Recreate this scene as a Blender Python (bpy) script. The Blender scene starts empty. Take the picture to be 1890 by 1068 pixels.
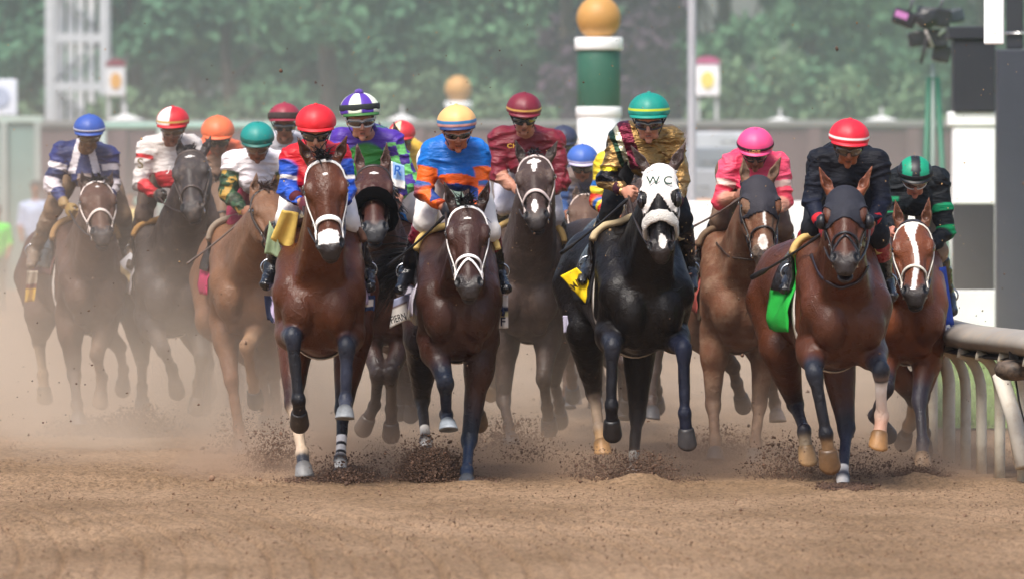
import bpy, math, random
import numpy as np
from mathutils import Vector, Matrix
random.seed(7); RNG = np.random.default_rng(7)
S = bpy.context.scene
COL = S.collection
# ------------------------------------------------------------------ camera, world, sun, exposure
CAM_H = 2.0
FX = 13125.0            # 250 mm lens on a 36 mm sensor, in pixels of the 1890 px wide photograph
PITCH = math.atan(234 / FX)
cam_d = bpy.data.cameras.new('camera'); cam = bpy.data.objects.new('camera', cam_d); COL.objects.link(cam)
cam_d.lens = 250; cam_d.sensor_width = 36; cam_d.clip_start = 1; cam_d.clip_end = 3000
cam.location = (0, 0, CAM_H); cam.rotation_euler = (math.pi / 2 - PITCH, 0, 0)
cam_d.dof.use_dof = True; cam_d.dof.focus_distance = 45.2; cam_d.dof.aperture_fstop = 3.5
S.camera = cam
SUN_EL, SUN_AZ = math.radians(58), math.radians(205)      # high, hazy, behind the camera's right shoulder
w = bpy.data.worlds.new('World'); S.world = w; w.use_nodes = True
nt = w.node_tree; bg = nt.nodes['Background']
sky = nt.nodes.new('ShaderNodeTexSky'); sky.sky_type = 'NISHITA'; sky.sun_disc = False
sky.sun_elevation = SUN_EL; sky.sun_rotation = SUN_AZ; sky.dust_density = 3.5; sky.air_density = 1.0
nt.links.new(sky.outputs[0], bg.inputs[0]); bg.inputs[1].default_value = 0.12
sun_d = bpy.data.lights.new('sun', 'SUN'); sun = bpy.data.objects.new('sun', sun_d); COL.objects.link(sun)
sun_d.energy = 2.7; sun_d.angle = math.radians(22); sun_d.color = (1.0, 0.95, 0.88)
sd = Vector((math.sin(SUN_AZ) * math.cos(SUN_EL), math.cos(SUN_AZ) * math.cos(SUN_EL), math.sin(SUN_EL)))
sun.rotation_euler = sd.to_track_quat('Z', 'Y').to_euler(); sun.location = (0, 0, 30)
S.view_settings.view_transform = 'Standard'; S.view_settings.look = 'None'
S.view_settings.exposure = 0.75; S.view_settings.gamma = 1
S.cycles.use_denoising = True
S.cycles.max_bounces = 6; S.cycles.diffuse_bounces = 3; S.cycles.glossy_bounces = 2
S.cycles.transmission_bounces = 2; S.cycles.volume_bounces = 2; S.cycles.transparent_max_bounces = 4
S.cycles.volume_step_rate = 0.3; S.cycles.volume_max_steps = 128
S.cycles.use_adaptive_sampling = True; S.cycles.adaptive_threshold = 0.02
S.cycles.caustics_reflective = False; S.cycles.caustics_refractive = False

CF = np.array([0, math.cos(PITCH), -math.sin(PITCH)]); CU = np.array([0, math.sin(PITCH), math.cos(PITCH)])
CO = np.array([0, 0, CAM_H])
def ray(px, py):
    return CF + np.array([1., 0, 0]) * ((px - 945) / FX) - CU * ((py - 534) / FX)
def P(px, py, Y):
    """world point seen at photo pixel (px, py), at depth Y from the camera"""
    d = ray(px, py); return CO + d * (Y / d[1])
def YG(py):
    """depth at which the ground is seen at photo row py"""
    d = ray(945, py); return d[1] * CAM_H / -d[2]
# ------------------------------------------------------------------ helpers: colours, noise, meshes
def srgb(h):
    if isinstance(h, str):
        h = h.lstrip('#'); c = np.array([int(h[i:i + 2], 16) / 255 for i in (0, 2, 4)])
    else: return np.array(h, float)
    return np.where(c <= 0.04045, c / 12.92, ((c + 0.055) / 1.055) ** 2.4)
def nrm(v):
    v = np.asarray(v, float); return v / (np.linalg.norm(v, axis=-1, keepdims=True) + 1e-12)
_LAT = RNG.random((32, 32, 32)).astype(np.float32)
def vnoise(p):
    p = np.asarray(p, np.float32); i = np.floor(p).astype(np.int32); f = p - i; f = f * f * (3 - 2 * f)
    i = i & 31; j = (i + 1) & 31
    x0, y0, z0 = i[..., 0], i[..., 1], i[..., 2]; x1, y1, z1 = j[..., 0], j[..., 1], j[..., 2]
    fx, fy, fz = f[..., 0], f[..., 1], f[..., 2]; L = _LAT
    a = L[x0, y0, z0] * (1 - fx) + L[x1, y0, z0] * fx; b = L[x0, y1, z0] * (1 - fx) + L[x1, y1, z0] * fx
    c = L[x0, y0, z1] * (1 - fx) + L[x1, y0, z1] * fx; d = L[x0, y1, z1] * (1 - fx) + L[x1, y1, z1] * fx
    return (a * (1 - fy) + b * fy) * (1 - fz) + (c * (1 - fy) + d * fy) * fz
def fbm(p, o=4):
    p = np.asarray(p, np.float32); s = 0; a = .5
    for _ in range(o): s = s + a * vnoise(p); p = p * 2.03 + 11.3; a *= .5
    return s
def sstep(a, b, x): t = np.clip((x - a) / (b - a), 0, 1); return t * t * (3 - 2 * t)

def tag(o, label=None, cat=None, group=None, kind=None):
    if label: o['label'] = label
    if cat: o['category'] = cat
    if group: o['group'] = group
    if kind: o['kind'] = kind
    return o
def thing(name, loc, label, cat, group=None):
    o = bpy.data.objects.new(name, None); COL.objects.link(o); o.location = [float(v) for v in loc]
    o.empty_display_size = .1
    return tag(o, label, cat, group)
def mk(name, V, F, mat, parent=None, cols=None, smooth=True, loc=None):
    V = np.asarray(V, np.float32)
    base = parent
    org = np.zeros(3)
    while base is not None:
        org = org + np.array(base.location); base = base.parent
    if loc is not None: org = org + np.asarray(loc)
    me = bpy.data.meshes.new(name)
    if isinstance(F, np.ndarray) and F.ndim == 2:
        n, k = F.shape
        me.vertices.add(len(V)); me.vertices.foreach_set('co', (V - org).astype(np.float32).ravel())
        me.loops.add(n * k); me.loops.foreach_set('vertex_index', F.astype(np.int32).ravel())
        me.polygons.add(n); me.polygons.foreach_set('loop_start', np.arange(0, n * k, k, dtype=np.int32))
    else:
        me.from_pydata((V - org).tolist(), [], [tuple(int(i) for i in f) for f in F])
    me.update(calc_edges=True); me.validate()
    if smooth and len(me.polygons): me.polygons.foreach_set('use_smooth', [True] * len(me.polygons))
    if cols is not None:
        a = me.color_attributes.new('Col', 'FLOAT_COLOR', 'POINT')
        c = np.ones((len(V), 4), np.float32); c[:, :3] = cols
        a.data.foreach_set('color', c.ravel())
    if mat is not None: me.materials.append(mat)
    o = bpy.data.objects.new(name, me); COL.objects.link(o)
    if parent is not None: o.parent = parent
    if loc is not None: o.location = [float(v) for v in loc]
    return o
class MB:
    """collects pieces, each with its own flat colour, into one mesh"""
    def __init__(s): s.V = []; s.F = []; s.C = []; s.n = 0
    def add(s, V, F, c=(.8, .8, .8)):
        V = np.asarray(V, float); s.V.append(V); s.F += [tuple(int(i) + s.n for i in f) for f in F]
        c = np.asarray(c, float); s.C.append(np.tile(c, (len(V), 1)) if c.ndim == 1 else c); s.n += len(V); return s
    def build(s, name, mat, parent=None, smooth=True, loc=None):
        return mk(name, np.concatenate(s.V), s.F, mat, parent, np.concatenate(s.C), smooth, loc)
def frames(pts, up=None):
    pts = np.asarray(pts, float); n = len(pts); T = np.zeros_like(pts)
    T[1:-1] = pts[2:] - pts[:-2]; T[0] = pts[1] - pts[0]; T[-1] = pts[-1] - pts[-2]; T = nrm(T)
    N = np.zeros_like(pts)
    if up is not None and np.ndim(up) == 2: N = np.asarray(up, float)
    elif up is not None: N[:] = np.asarray(up, float)
    else:
        v = np.array([0, 0, 1.]) if abs(T[0][2]) < .9 else np.array([1., 0, 0])
        for i in range(n):
            v = v - T[i] * v.dot(T[i]); v = v / (np.linalg.norm(v) + 1e-9); N[i] = v
    N = nrm(N - T * (N * T).sum(1)[:, None]); B = np.cross(T, N)
    return T, N, B
def tube(pts, r, n=8, r2=None, up=None, closed=False, caps=True):
    """round or flattened tube: r across (binormal), r2 along the normal"""
    pts = np.asarray(pts, float); m = len(pts)
    r = np.broadcast_to(np.asarray(r, float), (m,)); r2 = r if r2 is None else np.broadcast_to(np.asarray(r2, float), (m,))
    T, N, B = frames(pts, up)
    if closed:
        T2 = np.roll(pts, -1, 0) - np.roll(pts, 1, 0); T2 = nrm(T2)
        if up is not None: N = nrm(np.asarray(up) - T2 * (np.asarray(up) * T2).sum(-1)[:, None]) if np.ndim(up) == 2 else nrm(N - T2 * (N * T2).sum(1)[:, None]); B = np.cross(T2, N)
    a = np.arange(n) * 2 * math.pi / n
    V = pts[:, None] + B[:, None] * (np.cos(a)[None, :, None] * r[:, None, None]) + N[:, None] * (np.sin(a)[None, :, None] * r2[:, None, None])
    V = V.reshape(-1, 3); F = []
    for i in range(m if closed else m - 1):
        for j in range(n):
            i2 = (i + 1) % m; j2 = (j + 1) % n
            F.append((i * n + j, i * n + j2, i2 * n + j2, i2 * n + j))
    if caps and not closed: F.append(tuple(range(n))[::-1]); F.append(tuple((m - 1) * n + j for j in range(n)))
    return V, F
def box(c, s, R=None, bev=0):
    c = np.asarray(c, float); h = np.asarray(s, float) / 2
    if bev <= 0:
        V = np.array([[x, y, z] for x in (-1, 1) for y in (-1, 1) for z in (-1, 1)], float) * h
        F = [(0, 1, 3, 2), (4, 6, 7, 5), (0, 4, 5, 1), (2, 3, 7, 6), (0, 2, 6, 4), (1, 5, 7, 3)]
    else:
        V = []; F = []
        b = min(bev, min(h) * .9)
        xs = [(-h[0], -h[0] + b), (h[0] - b, h[0])]
        idx = {}
        for sx in (-1, 1):
            for sy in (-1, 1):
                for sz in (-1, 1):
                    for ax in range(3):
                        v = np.array([sx, sy, sz]) * (h - b); v[ax] = [sx, sy, sz][ax] * h[ax]
                        idx[(sx, sy, sz, ax)] = len(V); V.append(v)
        g = lambda *k: idx[k]
        for ax in range(3):
            o1, o2 = (ax + 1) % 3, (ax + 2) % 3
            for s_ in (-1, 1):
                q = []
                for a_, b_ in ((-1, -1), (1, -1), (1, 1), (-1, 1)):
                    k = [0, 0, 0]; k[ax] = s_; k[o1] = a_; k[o2] = b_; q.append(idx[(*k, ax)])
                F.append(tuple(q if s_ > 0 else q[::-1]))
            for a_ in (-1, 1):
                for b_ in (-1, 1):
                    k0 = [0, 0, 0]; k0[o1] = a_; k0[o2] = b_; k1 = list(k0); k0[ax] = -1; k1[ax] = 1
                    q = [idx[(*k0, o1)], idx[(*k1, o1)], idx[(*k1, o2)], idx[(*k0, o2)]]
                    F.append(tuple(q if a_ * b_ > 0 else q[::-1]))
        for sx in (-1, 1):
            for sy in (-1, 1):
                for sz in (-1, 1):
                    q = [idx[(sx, sy, sz, 0)], idx[(sx, sy, sz, 1)], idx[(sx, sy, sz, 2)]]
                    F.append(tuple(q if sx * sy * sz > 0 else q[::-1]))
        V = np.array(V)
    if R is not None: V = V @ np.asarray(R, float).T
    return V + c, F
def lathe(c, prof, n=24, R=None):
    """prof: list of (radius, z)"""
    a = np.arange(n) * 2 * math.pi / n; V = []; F = []
    for r, z in prof: V += [(r * math.cos(t), r * math.sin(t), z) for t in a]
    for i in range(len(prof) - 1):
        for j in range(n):
            j2 = (j + 1) % n; F.append((i * n + j, i * n + j2, (i + 1) * n + j2, (i + 1) * n + j))
    F.append(tuple(range(n))[::-1]); F.append(tuple((len(prof) - 1) * n + j for j in range(n)))
    V = np.array(V)
    if R is not None: V = V @ np.asarray(R).T
    return V + np.asarray(c, float), F
def rotx(a): c, s = math.cos(a), math.sin(a); return np.array([[1, 0, 0], [0, c, -s], [0, s, c]])
def roty(a): c, s = math.cos(a), math.sin(a); return np.array([[c, 0, s], [0, 1, 0], [-s, 0, c]])
def rotz(a): c, s = math.cos(a), math.sin(a); return np.array([[c, -s, 0], [s, c, 0], [0, 0, 1]])

# ------------------------------------------------------------------ implicit bodies (smooth union of tapered limbs and muscles)
class Sdf:
    def __init__(s, k=.03): s.p = []; s.k = k
    def cone(s, a, b, ra, rb, col=None, k=None, sq=None, neg=False):
        """tapered capsule; col: one colour or list of (t, colour); sq: (axis, factor) widens it across that axis"""
        s.p.append(dict(t='c', a=np.asarray(a, float), b=np.asarray(b, float), ra=ra, rb=rb, col=col, k=k or s.k, sq=sq, neg=neg)); return s
    def ell(s, c, r, col=None, R=None, k=None, neg=False):
        """ellipsoid; R: rows are its axes"""
        r = np.broadcast_to(np.asarray(r, float), (3,))
        s.p.append(dict(t='e', c=np.asarray(c, float), r=r, R=None if R is None else np.asarray(R, float), col=col, k=k or s.k, neg=neg)); return s
    @staticmethod
    def dist(q, X):
        if q['t'] == 'c':
            ba = q['b'] - q['a']; pa = X - q['a'].astype(X.dtype)
            t = np.clip((pa @ ba) / (ba @ ba + 1e-9), 0, 1)
            v = pa - t[..., None] * ba
            if q['sq'] is not None:
                ax, f = q['sq']; ax = np.asarray(ax, float); v = v - ((v @ ax) * (1 - 1 / f))[..., None] * ax
            return np.sqrt((v * v).sum(-1)) - (q['ra'] * (1 - t) + q['rb'] * t), t
        v = X - q['c'].astype(X.dtype)
        if q['R'] is not None: v = v @ q['R'].T
        k0 = np.sqrt(((v / q['r']) ** 2).sum(-1)); k1 = np.sqrt(((v / q['r'] ** 2) ** 2).sum(-1)) + 1e-6
        return k0 * (k0 - 1) / k1, None
    @staticmethod
    def comb(d, di, k, neg):
        if neg:
            h = np.maximum(k - np.abs(d + di), 0) / k; return np.maximum(d, -di) + h * h * k / 4
        h = np.maximum(k - np.abs(d - di), 0) / k; return np.minimum(d, di) - h * h * k / 4
    def ext(s, q):
        m = q['k'] + .02
        if q['t'] == 'c':
            f = max(1, q['sq'][1]) if q['sq'] is not None else 1
            R = max(q['ra'], q['rb']) * f + m; return np.minimum(q['a'], q['b']) - R, np.maximum(q['a'], q['b']) + R
        if q['R'] is None: return q['c'] - q['r'] - m, q['c'] + q['r'] + m
        e = np.abs(q['R'].T) @ q['r']; return q['c'] - e - m, q['c'] + e + m
    def val(s, X):
        X = np.asarray(X, float); d = np.full(X.shape[:-1], 1.0)
        for q in s.p: d = s.comb(d, s.dist(q, X)[0], q['k'], q['neg'])
        return d
    def project(s, p0, target, off=0.0, it=40):
        """march from p0 towards target until off above the surface"""
        p0 = np.atleast_2d(np.asarray(p0, float)).copy(); tg = np.atleast_2d(np.asarray(target, float)); D = nrm(tg - p0)
        L = np.linalg.norm(tg - p0, axis=-1); tr = np.zeros(len(p0))
        for _ in range(it):
            d = s.val(p0 + D * tr[:, None]) - off; tr = np.minimum(tr + d * .7, L)
        return p0 + D * tr[:, None]
    def grad(s, X, e=.004):
        X = np.asarray(X, float); g = np.zeros_like(X)
        for a in range(3):
            o = np.zeros(3); o[a] = e; g[..., a] = s.val(X + o) - s.val(X - o)
        return nrm(g)
    def mesh(s, h, smooth=2):
        ex = [s.ext(q) for q in s.p if not q['neg']]
        lo = np.min([e[0] for e in ex], 0) - 2 * h; hi = np.max([e[1] for e in ex], 0) + 2 * h
        n = np.ceil((hi - lo) / h).astype(int) + 1
        G = np.full(n, .12, np.float32); ax = [(lo[i] + np.arange(n[i]) * h).astype(np.float32) for i in range(3)]
        for q in s.p:
            a, b = s.ext(q); i0 = np.clip(((a - lo) / h).astype(int), 0, n - 1); i1 = np.clip(((b - lo) / h).astype(int) + 2, 1, n)
            sl = tuple(slice(i0[i], i1[i]) for i in range(3))
            X = np.stack(np.meshgrid(*[ax[i][sl[i]] for i in range(3)], indexing='ij'), -1)
            G[sl] = s.comb(G[sl], s.dist(q, X)[0].astype(np.float32), q['k'], q['neg'])
        V, F = nets(G); V = V * h + lo
        if smooth: V = lap(V, F, smooth)
        return V, F
    def colors(s, V, default, sharp=.006, off=0):
        W = np.zeros(len(V)); C = np.zeros((len(V), 3)); D = []
        for q in s.p:
            d, t = s.dist(q, V); D.append((d, t, q))
        m = np.min([d for d, t, q in D if not q['neg']], 0)
        for d, t, q in D:
            if q['neg'] and q['col'] is None: continue
            w = np.exp(-np.clip(((np.abs(d) if q['neg'] else d) - m) / sharp, -5, 30)); c = q['col']
            if q['neg']: w = np.where(np.abs(d) < .004, 20., 0.)
            if c is None: cc = np.broadcast_to(default, V.shape)
            elif isinstance(c, list):
                ts = [x[0] for x in c]; cs = np.array([x[1] for x in c]); tt = t if t is not None else np.zeros(len(V))
                cc = np.stack([np.interp(tt, ts, cs[:, i]) for i in range(3)], 1)
            else: cc = np.broadcast_to(np.asarray(c, float), V.shape)
            C += cc * w[:, None]; W += w
        return C / (W[:, None] + 1e-9)
def nets(G):
    sg = G < 0; a = sg[:-1, :-1, :-1].astype(np.int8)
    c = np.zeros_like(a)
    for i in (0, 1):
        for j in (0, 1):
            for k in (0, 1): c += sg[i:sg.shape[0] - 1 + i, j:sg.shape[1] - 1 + j, k:sg.shape[2] - 1 + k]
    act = (c > 0) & (c < 8); I = np.argwhere(act); vid = np.full(act.shape, -1, np.int32); vid[act] = np.arange(len(I))
    off = [(i, j, k) for i in (0, 1) for j in (0, 1) for k in (0, 1)]
    val = {o: G[I[:, 0] + o[0], I[:, 1] + o[1], I[:, 2] + o[2]] for o in off}
    acc = np.zeros((len(I), 3)); cnt = np.zeros(len(I))
    for o in off:
        for ax in range(3):
            if o[ax] == 0:
                p = list(o); p[ax] = 1; va, vb = val[o], val[tuple(p)]; m = (va < 0) != (vb < 0)
                t = np.where(m, va / np.where(m, va - vb, 1), 0); q = np.tile(np.array(o, float), (len(I), 1)); q[:, ax] = t
                acc += q * m[:, None]; cnt += m
    V = I + acc / cnt[:, None]; F = []
    for ax in range(3):
        o1, o2 = (ax + 1) % 3, (ax + 2) % 3
        s0 = [slice(None)] * 3; s1 = [slice(None)] * 3; s0[ax] = slice(0, -1); s1[ax] = slice(1, None)
        A = sg[tuple(s0)]; B = sg[tuple(s1)]; E = np.argwhere(A != B)
        ok = (E[:, o1] > 0) & (E[:, o2] > 0) & (E[:, o1] < G.shape[o1] - 1) & (E[:, o2] < G.shape[o2] - 1); E = E[ok]
        q = []
        for d1, d2 in ((-1, -1), (0, -1), (0, 0), (-1, 0)):
            C = E.copy(); C[:, o1] += d1; C[:, o2] += d2; q.append(vid[C[:, 0], C[:, 1], C[:, 2]])
        Q = np.stack(q, 1); fl = ~A[E[:, 0], E[:, 1], E[:, 2]]; Q[fl] = Q[fl][:, ::-1]; F.append(Q)
    return V, np.concatenate(F)
def lap(V, F, n=2, lam=.5):
    e = np.concatenate([F[:, [i, (i + 1) % F.shape[1]]] for i in range(F.shape[1])])
    deg = np.bincount(e[:, 0], minlength=len(V)) + np.bincount(e[:, 1], minlength=len(V))
    for _ in range(n):
        A = np.stack([np.bincount(e[:, 0], V[e[:, 1], i], len(V)) + np.bincount(e[:, 1], V[e[:, 0], i], len(V)) for i in range(3)], 1)
        V = V + lam * (A / np.maximum(deg, 1)[:, None] - V)
    return V
def vnormals(V, F):
    a, b, c = V[F[:, 0]], V[F[:, 1]], V[F[:, 2]]; fn = np.cross(b - a, c - a); N = np.zeros_like(V)
    for i in range(F.shape[1]):
        for k in range(3): N[:, k] += np.bincount(F[:, i], fn[:, k], len(V))
    return nrm(N)
def shell(V, F, mask, off, th=.004):
    """a garment: the masked part of a body surface lifted by off, closed with thickness th"""
    N = vnormals(V, F); f = F[mask[F].all(1)]
    if len(f) == 0: return None
    u, inv = np.unique(f, return_inverse=True); f = inv.reshape(f.shape); n = len(u)
    A = V[u] + N[u] * off; B = V[u] + N[u] * (off - th)
    e = np.concatenate([f[:, [i, (i + 1) % 4]] for i in range(4)]); key = e[:, 0].astype(np.int64) * n + e[:, 1]; rk = e[:, 1].astype(np.int64) * n + e[:, 0]
    bd = e[~np.isin(key, rk)]
    side = np.stack([bd[:, 0], bd[:, 0] + n, bd[:, 1] + n, bd[:, 1]], 1)
    return np.concatenate([A, B]), np.concatenate([f, f[:, ::-1] + n, side]), np.concatenate([u, u])

# ------------------------------------------------------------------ materials
def mat(name, rough=.6, spec=.5, bump=0, bscale=40, var=.12, vscale=6, dust=0, dustcol=(.30, .21, .15), metal=0, coat=0, sheen=0, color=None, stretch=None, bdist=.01, rvar=0, bump2=0):
    m = bpy.data.materials.new(name); m.use_nodes = True; t = m.node_tree; N = t.nodes; L = t.links
    b = N['Principled BSDF']; b.inputs['Roughness'].default_value = rough; b.inputs['Metallic'].default_value = metal
    b.inputs['Specular IOR Level'].default_value = spec; b.inputs['Coat Weight'].default_value = coat; b.inputs['Coat Roughness'].default_value = .25
    b.inputs['Sheen Weight'].default_value = sheen
    if color is None:
        a = N.new('ShaderNodeAttribute'); a.attribute_name = 'Col'; src = a.outputs['Color']
    else:
        a = N.new('ShaderNodeRGB'); a.outputs[0].default_value = (*color, 1); src = a.outputs[0]
    g = N.new('ShaderNodeNewGeometry'); pos = g.outputs['Position']
    if stretch:
        mp = N.new('ShaderNodeMapping'); mp.inputs['Scale'].default_value = stretch; L.new(pos, mp.inputs[0]); pos = mp.outputs[0]
    n = N.new('ShaderNodeTexNoise'); n.inputs['Scale'].default_value = vscale; n.inputs['Detail'].default_value = 5; L.new(pos, n.inputs['Vector'])
    r = N.new('ShaderNodeMapRange'); r.inputs[1].default_value = .3; r.inputs[2].default_value = .7; r.inputs[3].default_value = 1 - var; r.inputs[4].default_value = 1 + var
    L.new(n.outputs[0], r.inputs[0])
    mx = N.new('ShaderNodeVectorMath'); mx.operation = 'SCALE'; L.new(src, mx.inputs[0]); L.new(r.outputs[0], mx.inputs['Scale']); out = mx.outputs[0]
    if dust > 0:
        n2 = N.new('ShaderNodeTexNoise'); n2.inputs['Scale'].default_value = 9; n2.inputs['Detail'].default_value = 8; n2.inputs['Roughness'].default_value = .7; L.new(g.outputs['Position'], n2.inputs['Vector'])
        r2 = N.new('ShaderNodeMapRange'); r2.inputs[1].default_value = .75 - dust * .6; r2.inputs[2].default_value = .95 - dust * .5; r2.inputs[3].default_value = 0; r2.inputs[4].default_value = min(1, .35 + dust * .6); L.new(n2.outputs[0], r2.inputs[0])
        m2 = N.new('ShaderNodeMix'); m2.data_type = 'RGBA'; L.new(r2.outputs[0], m2.inputs['Factor']); L.new(out, m2.inputs['A']); m2.inputs['B'].default_value = (*dustcol, 1); out = m2.outputs['Result']
        r3 = N.new('ShaderNodeMapRange'); r3.inputs[3].default_value = rough; r3.inputs[4].default_value = .9; L.new(r2.outputs[0], r3.inputs[0]); L.new(r3.outputs[0], b.inputs['Roughness'])
    L.new(out, b.inputs['Base Color'])
    if rvar > 0:
        n5 = N.new('ShaderNodeTexNoise'); n5.inputs['Scale'].default_value = 7; n5.inputs['Detail'].default_value = 7; n5.inputs['Roughness'].default_value = .65; L.new(g.outputs['Position'], n5.inputs['Vector'])
        r5 = N.new('ShaderNodeMapRange'); r5.inputs[1].default_value = .35; r5.inputs[2].default_value = .65; r5.inputs[3].default_value = rough - rvar; r5.inputs[4].default_value = rough + rvar; L.new(n5.outputs[0], r5.inputs[0])
        if dust > 0: L.new(r5.outputs[0], r3.inputs[3])
        else: L.new(r5.outputs[0], b.inputs['Roughness'])
    if bump2 > 0:
        n6 = N.new('ShaderNodeTexNoise'); n6.inputs['Scale'].default_value = 14; n6.inputs['Detail'].default_value = 5; n6.inputs['Roughness'].default_value = .6; n6.inputs['Distortion'].default_value = .6; L.new(g.outputs['Position'], n6.inputs['Vector'])
        n7 = N.new('ShaderNodeTexNoise'); n7.inputs['Scale'].default_value = 5; n7.inputs['Detail'].default_value = 2; n7.inputs['Distortion'].default_value = 1.2; L.new(g.outputs['Position'], n7.inputs['Vector'])
        s7 = N.new('ShaderNodeMath'); s7.operation = 'SUBTRACT'; L.new(n7.outputs[0], s7.inputs[0]); s7.inputs[1].default_value = .5; a7 = N.new('ShaderNodeMath'); a7.operation = 'ABSOLUTE'; L.new(s7.outputs[0], a7.inputs[0])
        r7 = N.new('ShaderNodeMapRange'); r7.interpolation_type = 'SMOOTHSTEP'; r7.inputs[1].default_value = 0; r7.inputs[2].default_value = .022; r7.inputs[3].default_value = 1; r7.inputs[4].default_value = 0; L.new(a7.outputs[0], r7.inputs[0])
        b7 = N.new('ShaderNodeBump'); b7.inputs['Strength'].default_value = .28; b7.inputs['Distance'].default_value = .006; L.new(r7.outputs[0], b7.inputs['Height'])
        b6 = N.new('ShaderNodeBump'); L.new(b7.outputs[0], b6.inputs['Normal']); b6.inputs['Strength'].default_value = bump2; b6.inputs['Distance'].default_value = .02; L.new(n6.outputs[0], b6.inputs['Height']); L.new(b6.outputs[0], b.inputs['Normal'])
    if bump > 0:
        n3 = N.new('ShaderNodeTexNoise'); n3.inputs['Scale'].default_value = bscale; n3.inputs['Detail'].default_value = 6; L.new(pos, n3.inputs['Vector'])
        bp = N.new('ShaderNodeBump'); bp.inputs['Strength'].default_value = bump; bp.inputs['Distance'].default_value = bdist; L.new(n3.outputs[0], bp.inputs['Height']); L.new(bp.outputs[0], b.inputs['Normal'])
        if bump2 > 0: L.new(b6.outputs[0], bp.inputs['Normal'])
    return m
M = dict(
    coat=mat('horse_coat', .38, .32, .35, 110, .22, 5, dust=.03, dustcol=(.14, .09, .06), rvar=.12, bump2=.4),
    coat_black=mat('black_horse_coat', .38, .26, .35, 110, .3, 5, rvar=.1, bump2=.45),
    coat_dusty=mat('dusty_horse_coat', .62, .3, .4, 90, .18, 5, dust=.55, dustcol=(.24, .155, .10), bump2=.3),
    coat_mid=mat('sanded_horse_coat', .52, .35, .35, 90, .18, 5, dust=.38, dustcol=(.20, .145, .11), rvar=.1, bump2=.35),
    hoof=mat('hoof_horn', .45, .5, .3, 60, .2, 20, dust=.25),
    hair=mat('horse_hair', .5, .4, .5, 200, .3, 30, stretch=(1, 1, .2)),
    silk=mat('racing_silk', .46, .35, .8, 9, .05, 10, bdist=.03, stretch=(1, 1, 2.6)),
    silk_black=mat('black_silk', .62, .16, .8, 9, .05, 10, bdist=.03, stretch=(1, 1, 2.6)),
    silk_dirty=mat('dusty_racing_silk', .55, .35, .8, 9, .1, 10, dust=.30, dustcol=(.32, .24, .19), bdist=.03, stretch=(1, 1, 2.6)),
    satin=mat('gold_satin', .30, .6, 1.0, 9, .15, 12, metal=.75, bdist=.05, stretch=(1, 1, 2.4)),
    cloth=mat('plain_cloth', .75, .3, .3, 50, .08, 12),
    cloth_dirty=mat('sandy_cloth', .8, .2, .3, 50, .1, 12, dust=.4),
    fleece_black=mat('black_fleece', 1.0, .02, 1.0, 120, .1, 60, bdist=.02),
    fleece=mat('fleece', .95, .1, 1.0, 120, .06, 60, sheen=.3, bdist=.02),
    skin=mat('skin', .5, .45, .15, 120, .1, 25),
    skin_dirty=mat('dusty_skin', .6, .3, .2, 120, .12, 25, dust=.45, dustcol=(.22, .15, .10)),
    shell=mat('helmet_cover', .50, .5, .08, 60, .03, 8),
    boot=mat('boot_leather', .16, .7, .6, 28, .2, 14, bdist=.03),
    boot_dirty=mat('muddy_boot_leather', .5, .4, .5, 28, .2, 14, dust=.55),
    leather=mat('strap_leather', .45, .5, .2, 60, .15, 30),
    lens=mat('goggle_lens', .05, .9, 0, 1, .05, 5, coat=1),
    metal=mat('bright_metal', .25, .5, 0, 1, .05, 5, metal=1),
    paint=mat('painted_surface', .5, .4, .2, 18, .08, 3, dust=.10, dustcol=(.35, .27, .2)),
    paint_dirty=mat('dusty_paint', .6, .35, .3, 18, .1, 3, dust=.45, dustcol=(.42, .32, .23)),
    plain=mat('plain_surface', .65, .3, .1, 20, .1, 2),
    leaf=mat('foliage', .8, .15, 0, 1, .2, .35),
    bark=mat('bark', .9, .2, .6, 12, .2, 3),
)
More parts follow.
